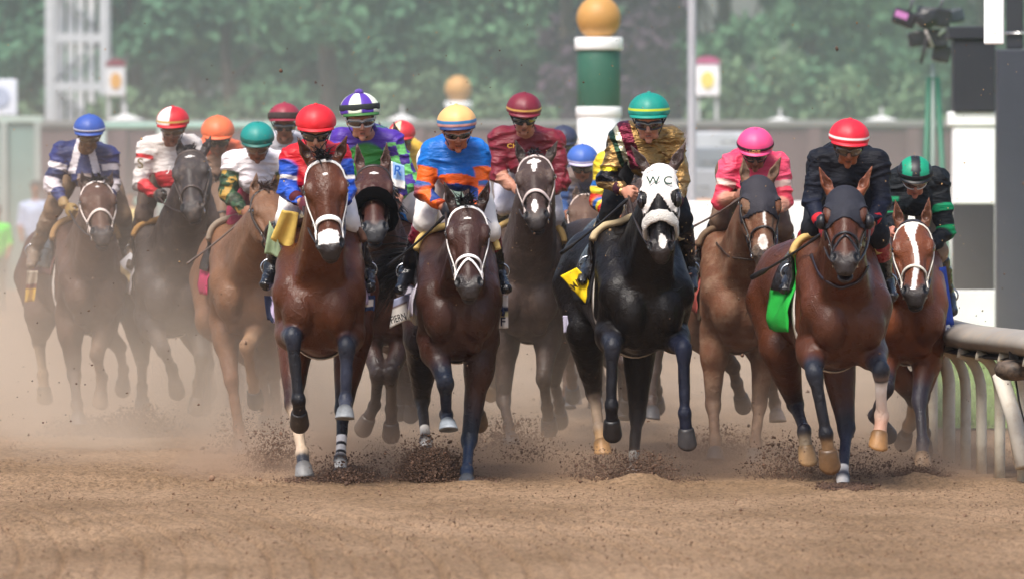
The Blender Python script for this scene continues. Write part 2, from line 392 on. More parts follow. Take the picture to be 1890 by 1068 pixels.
# ------------------------------------------------------------------ the setting
DIRT = srgb('a5826a')
def track():
    """harrowed dirt, displaced in the part the camera looks along"""
    xs = np.arange(-5.6, 6.4, .0165); ys = np.concatenate([np.arange(31, 52, .035), np.arange(52, 70, .09)]); Xg, Yg = np.meshgrid(xs, ys, indexing='ij')
    p = np.stack([Xg, Yg, 0 * Xg], -1)
    h = (fbm(p * 1.1, 2) - .45) * .035 + (fbm(p * np.array([5, 3.2, 1]), 3) - .45) * .028 + (fbm(p * np.array([24, 12, 1]) + 5, 3) - .45) * .045
    cl = fbm(p * np.array([30, 17, 1]) + 9, 2); h += np.clip(cl - .50, 0, 1) * .12
    soft = sstep(.40, .62, fbm(p * .45 + 31, 2)); h *= .55 + .6 * soft
    fur = np.sin((Xg + .10 * (Yg - 36) * .35 + .3 * vnoise(p * .5)) * 2 * math.pi / .55); uu = Xg + .014 * (Yg - 34) ** 2 + .02 * vnoise(p * 1.5); du = (uu / .21) % 1 - .5; kk = np.floor(uu / .21); am = .4 + .9 * vnoise(np.stack([kk * 1.7, Yg * .5, 0 * Yg], -1)); h = h * (1 - .45 * (1 - soft)); h += (-.034 * np.exp(-(du * .21 / .018) ** 2) + .014 * np.exp(-((du - .13) * .21 / .02) ** 2)) * am * sstep(43.5, 39, Yg) * (.35 + .65 * sstep(2.0, -.5, Xg)) * .9 + 0 * fur
    for (px, py, w_, hh) in ((645, 876, .17, .05), (795, 874, .18, .06), (1180, 890, .22, .06), (1690, 884, .2, .05), (1560, 914, .16, .045), (985, 968, .10, .03), (460, 850, .3, .05), (870, 892, .2, .03)):
        Yp = YG(py); xp = P(px, py, Yp)[0]; r2 = ((Xg - xp) / w_) ** 2 + ((Yg - Yp) / (w_ * 1.8)) ** 2; h += hh * np.exp(-r2 * 1.5) * (.6 + .9 * fbm(p * 9, 3))
    fade = sstep(31, 32.5, Yg) * sstep(70, 66, Yg) * sstep(-5.6, -5.2, Xg) * sstep(6.4, 6.0, Xg); h = (h - .01) * fade
    V = np.stack([Xg, Yg, h], -1).reshape(-1, 3); nx, ny = Xg.shape
    I = np.arange(nx * ny).reshape(nx, ny); F = np.stack([I[:-1, :-1], I[1:, :-1], I[1:, 1:], I[:-1, 1:]], -1).reshape(-1, 4)
    t = mk('track', V, F, dirt_mat()); tag(t, kind='structure')
    a, b, c, d = -5.6, xs[-1], 31.0, ys[-1]; R = 900
    V = [(-R, -60, 0), (R, -60, 0), (R, R * 1.6, 0), (-R, R * 1.6, 0), (a, c, 0), (b, c, 0), (b, d, 0), (a, d, 0)]
    g = mk('ground', V, [(0, 1, 5, 4), (1, 2, 6, 5), (2, 3, 7, 6), (3, 0, 4, 7)], bpy.data.materials['track_dirt'], smooth=False); tag(g, kind='structure')
def dirt_mat():
    m = bpy.data.materials.new('track_dirt'); m.use_nodes = True; t = m.node_tree; N, L = t.nodes, t.links; b = N['Principled BSDF']
    b.inputs['Roughness'].default_value = .95; b.inputs['Specular IOR Level'].default_value = .15
    g = N.new('ShaderNodeNewGeometry')
    def noise(sc, det, rough=.6, st=(1, 1, 1)):
        mp = N.new('ShaderNodeMapping'); mp.inputs['Scale'].default_value = st; L.new(g.outputs['Position'], mp.inputs[0])
        n = N.new('ShaderNodeTexNoise'); n.inputs['Scale'].default_value = sc; n.inputs['Detail'].default_value = det; n.inputs['Roughness'].default_value = rough; L.new(mp.outputs[0], n.inputs['Vector']); return n.outputs[0]
    n1 = noise(.8, 4, .6, (1, .5, 1)); r = N.new('ShaderNodeValToRGB'); L.new(n1, r.inputs[0])
    r.color_ramp.elements[0].position = .35; r.color_ramp.elements[0].color = (*srgb('81684f'), 1); r.color_ramp.elements[1].position = .7; r.color_ramp.elements[1].color = (*srgb('a08469'), 1)
    n2 = noise(34, 6, .8, (1, .45, 1)); r2 = N.new('ShaderNodeMapRange'); r2.inputs[1].default_value = .36; r2.inputs[2].default_value = .55; r2.inputs[3].default_value = .42; r2.inputs[4].default_value = 1.1; L.new(n2, r2.inputs[0])
    v = N.new('ShaderNodeVectorMath'); v.operation = 'SCALE'; L.new(r.outputs[0], v.inputs[0]); L.new(r2.outputs[0], v.inputs['Scale']); L.new(v.outputs[0], b.inputs['Base Color'])
    n3 = noise(60, 6, .8); bp = N.new('ShaderNodeBump'); bp.inputs['Strength'].default_value = .7; bp.inputs['Distance'].default_value = .02; L.new(n3, bp.inputs['Height']); L.new(bp.outputs[0], b.inputs['Normal'])
    return m
track()
def grass():
    m = bpy.data.materials.new('grass_blades'); m.use_nodes = True; t = m.node_tree; N, L = t.nodes, t.links; b = N['Principled BSDF']; b.inputs['Roughness'].default_value = .9
    g = N.new('ShaderNodeNewGeometry'); n = N.new('ShaderNodeTexNoise'); n.inputs['Scale'].default_value = 1.6; n.inputs['Detail'].default_value = 6; L.new(g.outputs['Position'], n.inputs['Vector'])
    r = N.new('ShaderNodeValToRGB'); L.new(n.outputs[0], r.inputs[0]); r.color_ramp.elements[0].position = .35; r.color_ramp.elements[0].color = (*srgb('5f7a3c'), 1); r.color_ramp.elements[1].position = .65; r.color_ramp.elements[1].color = (*srgb('7c9a4c'), 1); L.new(r.outputs[0], b.inputs['Base Color'])
    o = mk('grass', [(3.15, 53.5, .006), (60, 53.5, .006), (200, 260, .006), (16, 260, .006)], [(0, 1, 2, 3)], m, smooth=False); tag(o, kind='structure')
    rg = np.random.default_rng(4); V = []; F = []
    for _ in range(16000):
        y = 53.6 + 26 * rg.random() ** 1.5; x = .0595 * y + rg.random() * 2.6 * (y / 53); a = rg.random() * 6.28; h = rg.uniform(.03, .11); w_ = .006; c, s_ = math.cos(a), math.sin(a); k = len(V)
        V += [(x - c * w_, y - s_ * w_, 0), (x + c * w_, y + s_ * w_, 0), (x + s_ * .03, y - c * .03, h)]; F.append((k, k + 1, k + 2))
    o = mk('grass_tufts', V, F, m, smooth=False); tag(o, 'short green infield grass growing beyond the rail', 'grass', kind='stuff')
grass()
ORD = ['first', 'second', 'third', 'fourth', 'fifth', 'sixth', 'seventh', 'eighth', 'ninth', 'tenth', 'eleventh', 'twelfth', 'thirteenth', 'fourteenth']
LEAF = [srgb('44694f'), srgb('4d7357'), srgb('3c624c'), srgb('557a5a')]
def tree(x, y, h, r, col, label, n=4200, z0=1.4, name='deciduous_tree', ls=.16, cat='tree', group='trees beyond the infield', trunk=True, seed=0):
    rg = np.random.default_rng(int(abs(x * 37 + y * 91 + seed)) + 1); root = thing(name, (x, y, 0), label, cat, group)
    nc = 26; cs = []; 
    for i in range(nc):
        a = rg.random() * 6.28; z = rg.uniform(z0 + .3, h); q = math.sin(min(1, (z - z0) / (h - z0) + .12) * math.pi) ** .5; rr = r * q * rg.uniform(.25, .8)
        cs.append((x + rr * math.cos(a), y + rr * math.sin(a) * .8, z, r * rg.uniform(.22, .42), rg.uniform(.92, 1.08)))
    V = []; C = []
    for i in range(n):
        c = cs[i % nc]; d = nrm(rg.normal(0, 1, 3)); p = np.array(c[:3]) + d * c[3] * rg.uniform(.55, 1.08) * np.array([1, 1, .8]); u = nrm(rg.normal(0, 1, 3) + d * .6); w_ = nrm(np.cross(u, rg.normal(0, 1, 3))); s_ = ls * rg.uniform(.6, 1.3)
        v = np.cross(u, w_); V += [p - w_ * s_, p + v * s_ * .55, p + w_ * s_, p - v * s_ * .55]; C += [col * c[4] * rg.uniform(.8, 1.2)] * 4
    mk('crown', np.array(V), np.arange(len(V)).reshape(-1, 4), M['leaf'], root, np.array(C), False)
    if trunk:
        mb = MB(); pts = np.array([(x + .12 * math.sin(k), y, k * h * .13) for k in range(6)]); v, f = tube(pts, np.linspace(.22, .07, 6), 10); mb.add(v, f, srgb('4c4038'))
        for c in cs[:9]:
            a_ = pts[rg.integers(2, 5)]; v, f = tube([a_, (a_ + np.array(c[:3])) / 2 + [0, 0, -.1], np.array(c[:3])], [.07, .05, .02], 6); mb.add(v, f, srgb('4c4038'))
        mb.build('trunk', M['bark'], root)
def forest():
    rg = np.random.default_rng(12)
    side = lambda px: 'left' if px < 600 else ('middle' if px < 1200 else 'right')
    # front row seen across the infield, then a second row that closes the gaps
    fr = [(-60, 150), (90, 156), (250, 148), (420, 153), (600, 147), (770, 155), (930, 150), (1340, 152), (1500, 147), (1660, 154), (1820, 149), (1960, 153)]
    words = ['broad green tree half cut off by the left edge', 'green tree rising behind the lattice tower', 'pale green tree right of the lattice tower', 'bushy green tree above the red and white cap', 'dense green tree above the plain red cap', 'green tree behind the far gold ball', 'dull green tree left of the near gold ball pole', 'dark green tree right of the thin grey pole', 'light green tree above the pink cap', 'dark green tree behind the camera tripod', 'green tree behind the dark pillar', 'broad green tree cut off by the right edge']
    for (px, Y), wd in zip(fr, words):
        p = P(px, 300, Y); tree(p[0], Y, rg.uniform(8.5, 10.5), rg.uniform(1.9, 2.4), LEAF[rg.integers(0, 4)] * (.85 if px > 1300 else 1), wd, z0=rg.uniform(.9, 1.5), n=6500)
    for px, wd in ((1050, 'purple leaved tree left of the gold ball pole'), (1190, 'dark purple leaved tree between the gold ball pole and the grey pole')):
        p = P(px, 300, 146); tree(p[0], 146, 9, 1.5, srgb('4a3a46'), wd, n=4200, z0=1.2)
    for i, px in enumerate(range(-200, 2150, 185)):
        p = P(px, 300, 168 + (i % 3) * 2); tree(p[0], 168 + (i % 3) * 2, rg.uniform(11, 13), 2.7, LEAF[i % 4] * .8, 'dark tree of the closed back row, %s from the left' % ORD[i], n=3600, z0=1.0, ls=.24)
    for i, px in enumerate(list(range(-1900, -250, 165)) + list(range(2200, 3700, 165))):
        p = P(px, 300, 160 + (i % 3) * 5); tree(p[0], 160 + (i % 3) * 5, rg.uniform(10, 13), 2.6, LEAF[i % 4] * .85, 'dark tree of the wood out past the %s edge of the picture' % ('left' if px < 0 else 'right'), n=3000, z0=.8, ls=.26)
    for i, (px, Y, h) in enumerate([(30, 136, 3.0), (230, 136, 3.5), (330, 134, 3.2), (430, 137, 3.1), (520, 135, 2.8), (620, 137, 3.0), (720, 135, 3.5), (800, 138, 3.7), (900, 134, 3.2), (990, 136, 2.9), (1340, 133, 3.7), (1440, 136, 4.0), (1560, 134, 3.6), (1680, 137, 3.4)]):
        p = P(px, 300, Y); tree(p[0], Y, h, 1.15, srgb('62795a') * rg.uniform(.9, 1.1), 'pale green rounded shrub before the trees, %s from the left' % ORD[i], n=2200, z0=.3, name='shrub', ls=.09, cat='shrub', group='pale shrubs in front of the trees', trunk=True, seed=i)
forest()
def wall_things():
    Y = 118; r = thing('boundary_wall', (0, Y, 0), 'long dull mauve wall with narrow piers across the infield', 'wall'); mb = MB()
    a = P(40, 300, Y)[0]; b = P(2050, 300, Y)[0]; z = P(0, 236, Y)[2]
    v, f = box(((a + b) / 2, Y, z / 2), (b - a, .3, z)); mb.add(v, f, srgb('5e4548')); mb.build('wall_panel', M['plain'], r, False)
    mb = MB(); v, f = box(((a + b) / 2, Y, z + .06), (b - a + .1, .42, .12), bev=.02); mb.add(v, f, srgb('767472')); mb.build('coping', M['plain'], r, False)
    for i in range(12):
        x = a + (b - a) * i / 11; v, f = box((x, Y - .2, z / 2), (.22, .14, z - .02)); mk('pier', v, f, M['plain'], r, np.tile(srgb('664e50'), (len(v), 1)), False)
    # grey-green hoarding at the far left
    Y = 112; r = thing('hoarding', (P(-60, 300, Y)[0], Y, 0), 'grey green hoarding with a pale rail at the left edge', 'hoarding'); a, b = P(-220, 300, Y)[0], P(75, 300, Y)[0]; z = P(0, 226, Y)[2]
    v, f = box(((a + b) / 2, Y, z / 2), (b - a, .12, z)); mk('panel', v, f, M['plain'], r, np.tile(srgb('78908a'), (len(v), 1)), False)
    v, f = box(((a + b) / 2, Y - .02, z + .05), (b - a + .1, .2, .1)); mk('rail', v, f, M['plain'], r, np.tile(srgb('a8b8b0'), (len(v), 1)), False)
    for px in (-60, 8, 70): x = P(px, 300, Y)[0]; v, f = box((x, Y - .1, z / 2), (.1, .1, z)); mk('post', v, f, M['plain'], r, np.tile(srgb('98a09c'), (len(v), 1)), False)
    # pale green rail run left of the middle
    Y = 108; r = thing('pipe_fence', (P(250, 300, Y)[0], Y, 0), 'pale green pipe fence between the tower and the orange cap', 'fence'); a, b = P(190, 300, Y)[0], P(720, 300, Y)[0]; z = P(0, 233, Y)[2]
    for zz in (z, z * .55): v, f = tube([(a, Y, zz), (b, Y, zz)], .055, 8); mk('rail', v, f, M['plain'], r, np.tile(srgb('8fb0a4'), (len(v), 1)))
    for i in range(6): x = a + (b - a) * i / 5; v, f = tube([(x, Y, 0), (x, Y, z)], .05, 8); mk('post', v, f, M['plain'], r, np.tile(srgb('9aa8a4'), (len(v), 1)))
    # white barrier boards behind the right half of the field
    Y = 82; r = thing('barrier_wall', (P(1500, 300, Y)[0], Y, 0), 'bright white barrier boards behind the horses on the right', 'barrier'); a, b = P(1240, 300, Y)[0], P(1850, 300, Y)[0]; z = P(0, 372, Y)[2]; n = 6
    for i in range(n):
        x0 = a + (b - a) * i / n; x1 = a + (b - a) * (i + 1) / n; v, f = box(((x0 + x1) / 2, Y, z / 2 + .03), (x1 - x0 - .02, .10, z - .06), bev=.02); mk('board', v, f, M['plain'], r, np.tile(srgb('efeeee'), (len(v), 1)), False)
    for i in range(n + 1): x = a + (b - a) * i / n; v, f = box((x, Y + .09, z / 2), (.06, .06, z)); mk('post', v, f, M['plain'], r, np.tile(srgb('c8c8c8'), (len(v), 1)), False)
wall_things()
def furlong_pole(px, Y, w, yb, yt, secs, ball, label):
    """secs: list of (y top, y bottom, colour, widening)"""
    x = P(px, 300, Y)[0]; k = Y / FX; r = thing('furlong_pole', (x, Y, 0), label, 'pole'); R = w * k / 2
    for yt_, yb_, c, wd, nm in secs:
        zt, zb = P(px, yt_, Y)[2], max(0, P(px, yb_, Y)[2]); v, f = lathe((x, Y, 0), [(R * wd * .97, zb), (R * wd, zb + .012), (R * wd, zt - .012), (R * wd * .97, zt)], 32); mk(nm, v, f, M['paint'], r, np.tile(c, (len(v), 1)))
    cy, br = ball; c = P(px, cy, Y); br *= k; a = np.linspace(0, math.pi, 20); v, f = lathe(c, [(br * math.sin(t) + 1e-4, -br * math.cos(t)) for t in a], 36)
    mk('gold_ball', v, f, M['paint'], r, np.tile(srgb('b98a4c'), (len(v), 1)))
GRN = srgb('2f5f4e'); PW = srgb('f2f2f2')
furlong_pole(1105, 72, 80, 0, 0, [(70, 93, PW, 1.12, 'collar'), (93, 198, GRN, 1, 'post_section'), (198, 216, PW, 1.06, 'collar'), (216, 335, PW, 1, 'post_section'), (335, 460, GRN, 1, 'post_section'), (460, 700, PW, 1, 'post_section')], (34, 41), 'green and white striped pole topped by a large gold ball')
furlong_pole(846, 118, 44, 0, 0, [(188, 200, PW, 1.15, 'collar'), (200, 262, GRN, 1, 'post_section'), (262, 340, PW, 1, 'post_section'), (340, 700, GRN, 1, 'post_section')], (165, 25), 'distant pole with a small gold ball above the cream cap')
def tower():
    Y = 138; xl, xr = P(92, 300, Y)[0], P(192, 300, Y)[0]; r = thing('lattice_tower', ((xl + xr) / 2, Y, 0), 'tall pale grey lattice tower at the upper left', 'tower'); c = srgb('b4b6ba'); d = .9; H = 16
    for x in (xl, xr):
        for y in (Y, Y + d): v, f = box((x, y, H / 2), (.17, .12, H)); mk('leg', v, f, M['paint'], r, np.tile(c, (len(v), 1)), False)
    for px in (110, 128, 146, 166): x = P(px, 300, Y)[0]; v, f = box((x, Y + .45, H / 2), (.14, .07, H)); mk('ladder_rail', v, f, M['paint'], r, np.tile(srgb('cccdd0'), (len(v), 1)), False)
    for i, py in enumerate(range(-300, 380, 90)):
        z = P(0, py + 10, Y)[2]
        for y in (Y, Y + d): v, f = box(((xl + xr) / 2, y, z), (xr - xl - .17, .08, .16)); mk('cross_bar', v, f, M['paint'], r, np.tile(c, (len(v), 1)), False)
        z2 = P(0, py + 90, Y)[2]; s_ = 1 if i % 2 else -1; v, f = tube([((xl + xr) / 2 - s_ * (xr - xl) * .42, Y + .3, z), ((xl + xr) / 2 + s_ * (xr - xl) * .42, Y + .3, z2)], .03, 6); mk('brace', v, f, M['paint'], r, np.tile(srgb('9a9ca2'), (len(v), 1)))
tower()
def posts_and_signs():
    Y = 90; x = P(1277, 300, Y)[0]; v, f = lathe((0, 0, 0), [(.085, 0), (.085, .3), (.058, .32), (.052, 7.5), (.02, 7.55)], 20); o = mk('light_pole', v + [x, Y, 0], f, M['paint'], None, np.tile(srgb('8c8a90'), (len(v), 1)), loc=(x, Y, 0)); tag(o, 'thin plain grey pole right of the teal cap', 'pole')
    def sign(px0, py0, px1, py1, Y, base, top, oval, label, lab='sign_board'):
        a, b = P(px0, py0, Y), P(px1, py1, Y); cx, cz = (a[0] + b[0]) / 2, (a[2] + b[2]) / 2; w_, h = b[0] - a[0], a[2] - b[2]; r = thing(lab, (cx, Y, 0), label, 'sign')
        v, f = box((cx, Y, cz), (w_, .08, h), bev=.02); mk('panel', v, f, M['paint'], r, np.tile(base, (len(v), 1)), False)
        if top is not None:
            n = 14; pr = [(cx + w_ * .55 * math.cos(t), a[2] + h * .22 * math.sin(t)) for t in np.linspace(0, math.pi, n)]; V = [(x_, Y - .06, z_) for x_, z_ in pr] + [(x_, Y + .06, z_) for x_, z_ in pr]; F = [tuple(range(n)), tuple(range(2 * n - 1, n - 1, -1))] + [(i, i + n, (i + 1) % n + n, (i + 1) % n) for i in range(n)]
            mk('header', V, F, M['paint'], r, np.tile(top, (2 * n, 1)), False)
        if oval is not None: v, f = lathe((0, 0, 0), [(.001, 0), (1, 0), (1, .02), (.001, .02)], 28); v = np.stack([v[:, 0] * w_ * .28, -v[:, 2], v[:, 1] * h * .27], 1) + [cx, Y - .042, cz]; mk('emblem', v, f, M['paint'], r, np.tile(oval, (len(v), 1)), False)
        for q in (-1, 1): v, f = box((cx + q * w_ * .38, Y + .07, (b[2]) / 2), (.07, .05, b[2] + .1)); mk('post', v, f, M['paint'], r, np.tile(srgb('b0b0b2'), (len(v), 1)), False)
    sign(196, 122, 232, 178, 126, srgb('cfcfd2'), srgb('7a2338'), srgb('cf9a4a'), 'white sign with dark red arched top and orange oval beside the tower')
    sign(1283, 118, 1328, 178, 126, srgb('f4eff4'), srgb('b04a78'), srgb('e6d068'), 'white sign with a yellow middle beside the thin grey pole')
    sign(-30, 147, 32, 214, 120, srgb('dcE0ec'), None, srgb('a8b0c8'), 'pale blue white sign board cut off by the left edge')
    for px, py, w_, lb in ((1440, 228, .75, 'white parasol above the wall left of the red cap'), (1627, 226, .75, 'white parasol above the wall right of the red cap'), (232, 222, .6, 'white parasol above the pipe fence beside the tower'), (742, 222, .5, 'small white parasol above the red and yellow cap')):
        Y = 124; c = P(px, py, Y); r = thing('parasol', (c[0], Y, 0), lb, 'parasol', 'white parasols beyond the wall'); n = 8; a = np.arange(n) * 2 * math.pi / n; V = [(c[0], Y, c[2] + .12)] + [(c[0] + w_ * .55 * math.cos(t), Y + w_ * .55 * math.sin(t), c[2]) for t in a] + [(c[0] + w_ * .55 * math.cos(t), Y + w_ * .55 * math.sin(t), c[2] - .12) for t in a]
        F = [(0, 1 + i, 1 + (i + 1) % n) for i in range(n)] + [(1 + i, 1 + n + i, 1 + n + (i + 1) % n, 1 + (i + 1) % n) for i in range(n)]; mk('canopy', V, F, M['plain'], r, np.tile(srgb('d4d4d2'), (len(V), 1)), False)
        v, f = tube([(c[0], Y, 0), (c[0], Y, c[2] + .26)], .025, 8); mk('pole', v, f, M['plain'], r, np.tile(srgb('a0a0a0'), (len(v), 1)))
    # equipment cases stacked on the infield
    for i, (px, py, Y, s_, c, lb) in enumerate([(1290, 345, 100, (.7, .5, .5), '9a9ca4', 'grey equipment case left of the pink cap'), (1310, 300, 104, (.9, .5, .45), '7c828c', 'slate equipment case above the grey case'), (1345, 262, 108, (1.0, .5, .3), 'b4b8c0', 'pale grey flight case highest of the stack'), (1292, 385, 96, (.6, .5, .25), 'c08a60', 'orange brown case at the foot of the stack')]):
        c0 = P(px, py, Y); r = thing('equipment_case', (c0[0], Y, 0), lb, 'case', 'equipment cases on the infield'); v, f = box((c0[0], Y, c0[2]), s_, bev=.03); mk('case_body', v, f, M['plain'], r, np.tile(srgb(c), (len(v), 1)), False)
        v, f = box((c0[0], Y, (c0[2] - s_[2] / 2) / 2), (s_[0] * .8, s_[1] * .8, max(.05, c0[2] - s_[2] / 2 - .01))); mk('stand', v, f, M['plain'], r, np.tile(srgb('8a8a8c'), (len(v), 1)), False)
        v, f = tube([c0 + [-.12, -s_[1] / 2 - .01, 0], c0 + [-.1, -s_[1] / 2 - .06, 0], c0 + [.1, -s_[1] / 2 - .06, 0], c0 + [.12, -s_[1] / 2 - .01, 0]], .012, 6); mk('handle', v, f, M['metal'], r, np.tile(srgb('707070'), (len(v), 1)))
posts_and_signs()
def pillars():
    D = srgb('24262e'); Y = 73; k = Y / FX
    def sec(r, nm, x0, x1, y0, y1, c, dep, wid=0, off=0):
        a, b = P(x0, y0, Y), P(x1, y1, Y); zb = max(0, b[2]); v, f = box(((a[0] + b[0]) / 2, Y + off, (a[2] + zb) / 2), (b[0] - a[0] + wid, dep + wid, a[2] - zb), bev=.012); mk(nm, v, f, M['paint'], r, np.tile(c, (len(v), 1)), False)
    r = thing('striped_pillar', (P(1797, 300, Y)[0], Y, 0), 'square dark and white banded pillar behind the rail', 'pillar')
    sec(r, 'cap', 1750, 1838, 50, 74, D, .48, .02); sec(r, 'dark_band', 1758, 1834, 74, 207, D, .43); sec(r, 'white_collar', 1750, 1838, 207, 233, srgb('f4f4f4'), .34, .015); sec(r, 'white_band', 1757, 1836, 233, 377, srgb('f2f2f2'), .31)
    sec(r, 'dark_band', 1758, 1834, 377, 535, D, .30); sec(r, 'white_band', 1757, 1836, 535, 960, srgb('f2f2f2'), .31)
    Y = 71; k = Y / FX; r = thing('steel_column', (P(1880, 300, Y)[0], Y, 0), 'wide dark slate column at the right edge', 'column'); sec(r, 'column_shaft', 1839, 1925, 92, 980, srgb('363944'), .34); 
    a = P(1858, 300, Y)[0], P(1905, 300, Y)[0]
    sec(r, 'upper_post', 1857, 1888, -60, 91, srgb('2c2e35'), .10); sec(r, 'upper_post', 1896, 1925, -60, 91, srgb('3c5048'), .10)
    z = P(0, 62, Y)[2]; v, f = tube([(P(1852, 62, Y)[0], Y - .07, z), (P(1915, 62, Y)[0], Y - .07, z)], .010, 8); mk('clamp_bar', v, f, M['metal'], r, np.tile(srgb('d8d8d8'), (len(v), 1)))
    Y = 51.0; a, b = P(1816, -40, Y), P(1853, 83, Y); r = thing('white_panel', ((a[0] + b[0]) / 2, Y, 0), 'narrow blank white panel at the top right corner', 'sign panel'); v, f = box(((a[0] + b[0]) / 2, Y, (a[2] + b[2]) / 2), (b[0] - a[0], .04, a[2] - b[2]), bev=.01); mk('panel', v, f, M['paint'], r, np.tile(srgb('f5f5f5'), (len(v), 1)), False)
    v, f = box(((a[0] + b[0]) / 2 + .05, Y + .25, (a[2] + b[2]) / 2), (.03, .46, .05)); mk('bracket', v, f, M['paint'], r, np.tile(srgb('333338'), (len(v), 1)), False)
pillars()
def rail():
    r = thing('running_rail', (P(1845, 300, 45.4)[0], 45.4, 0), 'curved white safety rail on gooseneck posts at the right edge', 'rail')
    pl = [(1990, 43.2), (1935, 44.2), (1888, 44.9), (1846, 45.5), (1812, 46.0), (1783, 46.7), (1752, 47.7), (1722, 49.2), (1700, 51.2), (1684, 54), (1672, 57.5), (1664, 62)]
    bz = .0; top = np.array([[P(px, 300, Y)[0], Y, .86] for px, Y in pl]); t = np.linspace(0, len(pl) - 1, 60); top = np.stack([np.interp(t, range(len(pl)), top[:, i]) for i in range(3)], 1); top = smooth3(top)
    v, f = tube(top, .19, 18, .085, up=(0, 0, 1)); v[:, 2] = np.where(v[:, 2] < .80, .80 + (v[:, 2] - .80) * .9, v[:, 2]); mk('rail_cover', v, f, M['paint_dirty'], r, np.tile(srgb('958e86'), (len(v), 1)))
    v, f = tube(top - [0, 0, .10], .15, 8, .018, up=(0, 0, 1)); mk('rail_underside_shade', v, f, M['paint'], r, np.tile(srgb('2a2622'), (len(v), 1)))  # dark strip standing in for the shade beneath the rail cover
    for i, (px, Y) in enumerate(pl):
        x = P(px, 300, Y)[0]; a = np.linspace(0, 1, 7); s_ = .155
        pts = [(x, Y, -.05), (x, Y, .25), (x, Y, .50)] + [(x - s_ * (1 - math.cos(q * math.pi / 2)), Y, .50 + .27 * math.sin(q * math.pi / 2)) for q in a[1:]]
        v, f = tube(pts, .035 if i != 6 else .043, 14); mk('gooseneck_post', v, f, M['paint_dirty'], r, np.tile(srgb('d2cab8'), (len(v), 1)))
    a, b = P(1846, 690, 44.9), P(1888, 862, 44.7); v, f = tube([a, (a + b) / 2 + [.02, 0, 0], b], .052, 12); mk('strut', v, f, M['paint_dirty'], r, np.tile(srgb('cfc8bc'), (len(v), 1)))
    c = P(1872, 680, 44.5); o = thing('camera_housing', c, 'flat dark oval housing hanging under the rail', 'camera housing'); v, f = lathe((0, 0, 0), [(.01, -.075), (.07, -.07), (.115, -.04), (.125, 0), (.11, .035), (.05, .055), (.01, .058)], 28); mk('housing', v * [1, 1, 1] + c, f, M['boot_dirty'], o, np.tile(srgb('2c2826'), (len(v), 1)))
    v, f = box(c + [0, .05, .085], (.06, .06, .08)); mk('mount', v, f, M['paint'], o, np.tile(srgb('24211f'), (len(v), 1)), False)
    v, f = tube([c + [.01, 0, -.07], c + [.03, 0, -.2], c + [.065, 0, -.34], c + [.08, 0, -.45]], .006, 6); mk('cable', v, f, M['leather'], o, np.tile(srgb('151515'), (len(v), 1)))
def smooth3(R, n=3):
    R = R.copy()
    for _ in range(n): R[1:-1] = .5 * R[1:-1] + .25 * (R[2:] + R[:-2])
    return R
rail()
def tripod_camera():
    Y = 76; k = Y / FX; c = P(1722, 100, Y); r = thing('tripod_camera', (c[0], Y, 0), 'black television camera with a pink monitor on tall green tripod legs', 'camera'); g = srgb('2f6a54'); B = srgb('15151a')
    ft = [(1702, 0), (1745, -.5), (1722, .6)]
    for px, dy in ft: x = P(px, 330, Y)[0]; v, f = tube([c + [(x - c[0]) * .35, 0, -.25], (x, Y + dy * .6, 1.0), (c[0] + (x - c[0]) * 1.5, Y + dy, 0)], [.030, .034, .030], 8); mk('leg', v, f, M['paint'], r, np.tile(g, (len(v), 1)))
    x = P(1722, 300, Y)[0]; v, f = tube([(x, Y, .4), c + [0, 0, -.1]], .026, 8); mk('centre_column', v, f, M['paint'], r, np.tile(srgb('8a9a94'), (len(v), 1)))
    def bx(nm, px, py, w_, h, d, col, dy=0, rot=0): p = P(px, py, Y) + [0, dy, 0]; v, f = box((0, 0, 0), (w_ * k, d, h * k), bev=.02); mk(nm, v @ roty(rot).T + p, f, M['boot'], r, np.tile(col, (len(v), 1)), False)
    bx('camera_body', 1722, 32, 62, 34, .4, B, 0, .1); bx('battery_pack', 1762, 30, 34, 26, .25, srgb('26303a'), .05, -.2); bx('monitor', 1668, 34, 44, 30, .12, srgb('1a141c'), -.1, .35); p = P(1664, 28, Y - .18); v, f = box((0, 0, 0), (24 * k, .01, 12 * k)); mk('monitor_screen', v @ roty(.35).T + p, f, M['paint'], r, np.tile(srgb('c27ab8'), (len(v), 1)), False)
    p = P(1706, 36, Y) + [0, -.3, 0]; v, f = lathe((0, 0, 0), [(.05, 0), (.10, .02), (.115, .16), (.11, .22), (.02, .2)], 20, R=rotx(math.pi / 2)); mk('lens', v + p, f, M['boot'], r, np.tile(B, (len(v), 1)))
    bx('pan_head', 1728, 72, 40, 34, .25, srgb('1c1c22')); bx('control_box', 1694, 72, 36, 28, .2, B, -.05, -.15); bx('control_box', 1738, 100, 34, 30, .2, srgb('1e1c22'), .05, .2)
    for a, b, cc in (((1712, 62), (1700, 118), '3a3438'), ((1735, 15), (1744, -10), '70707a'), ((1680, 20), (1686, -8), '5a5a62'), ((1755, 44), (1732, 66), 'a0b0a8'), ((1708, 56), (1722, 88), 'b8b0ac')): v, f = tube([P(*a, Y - .15), P(*b, Y - .15)], .018, 6); mk('cable', v, f, M['paint'], r, np.tile(srgb(cc), (len(v), 1)))
tripod_camera()
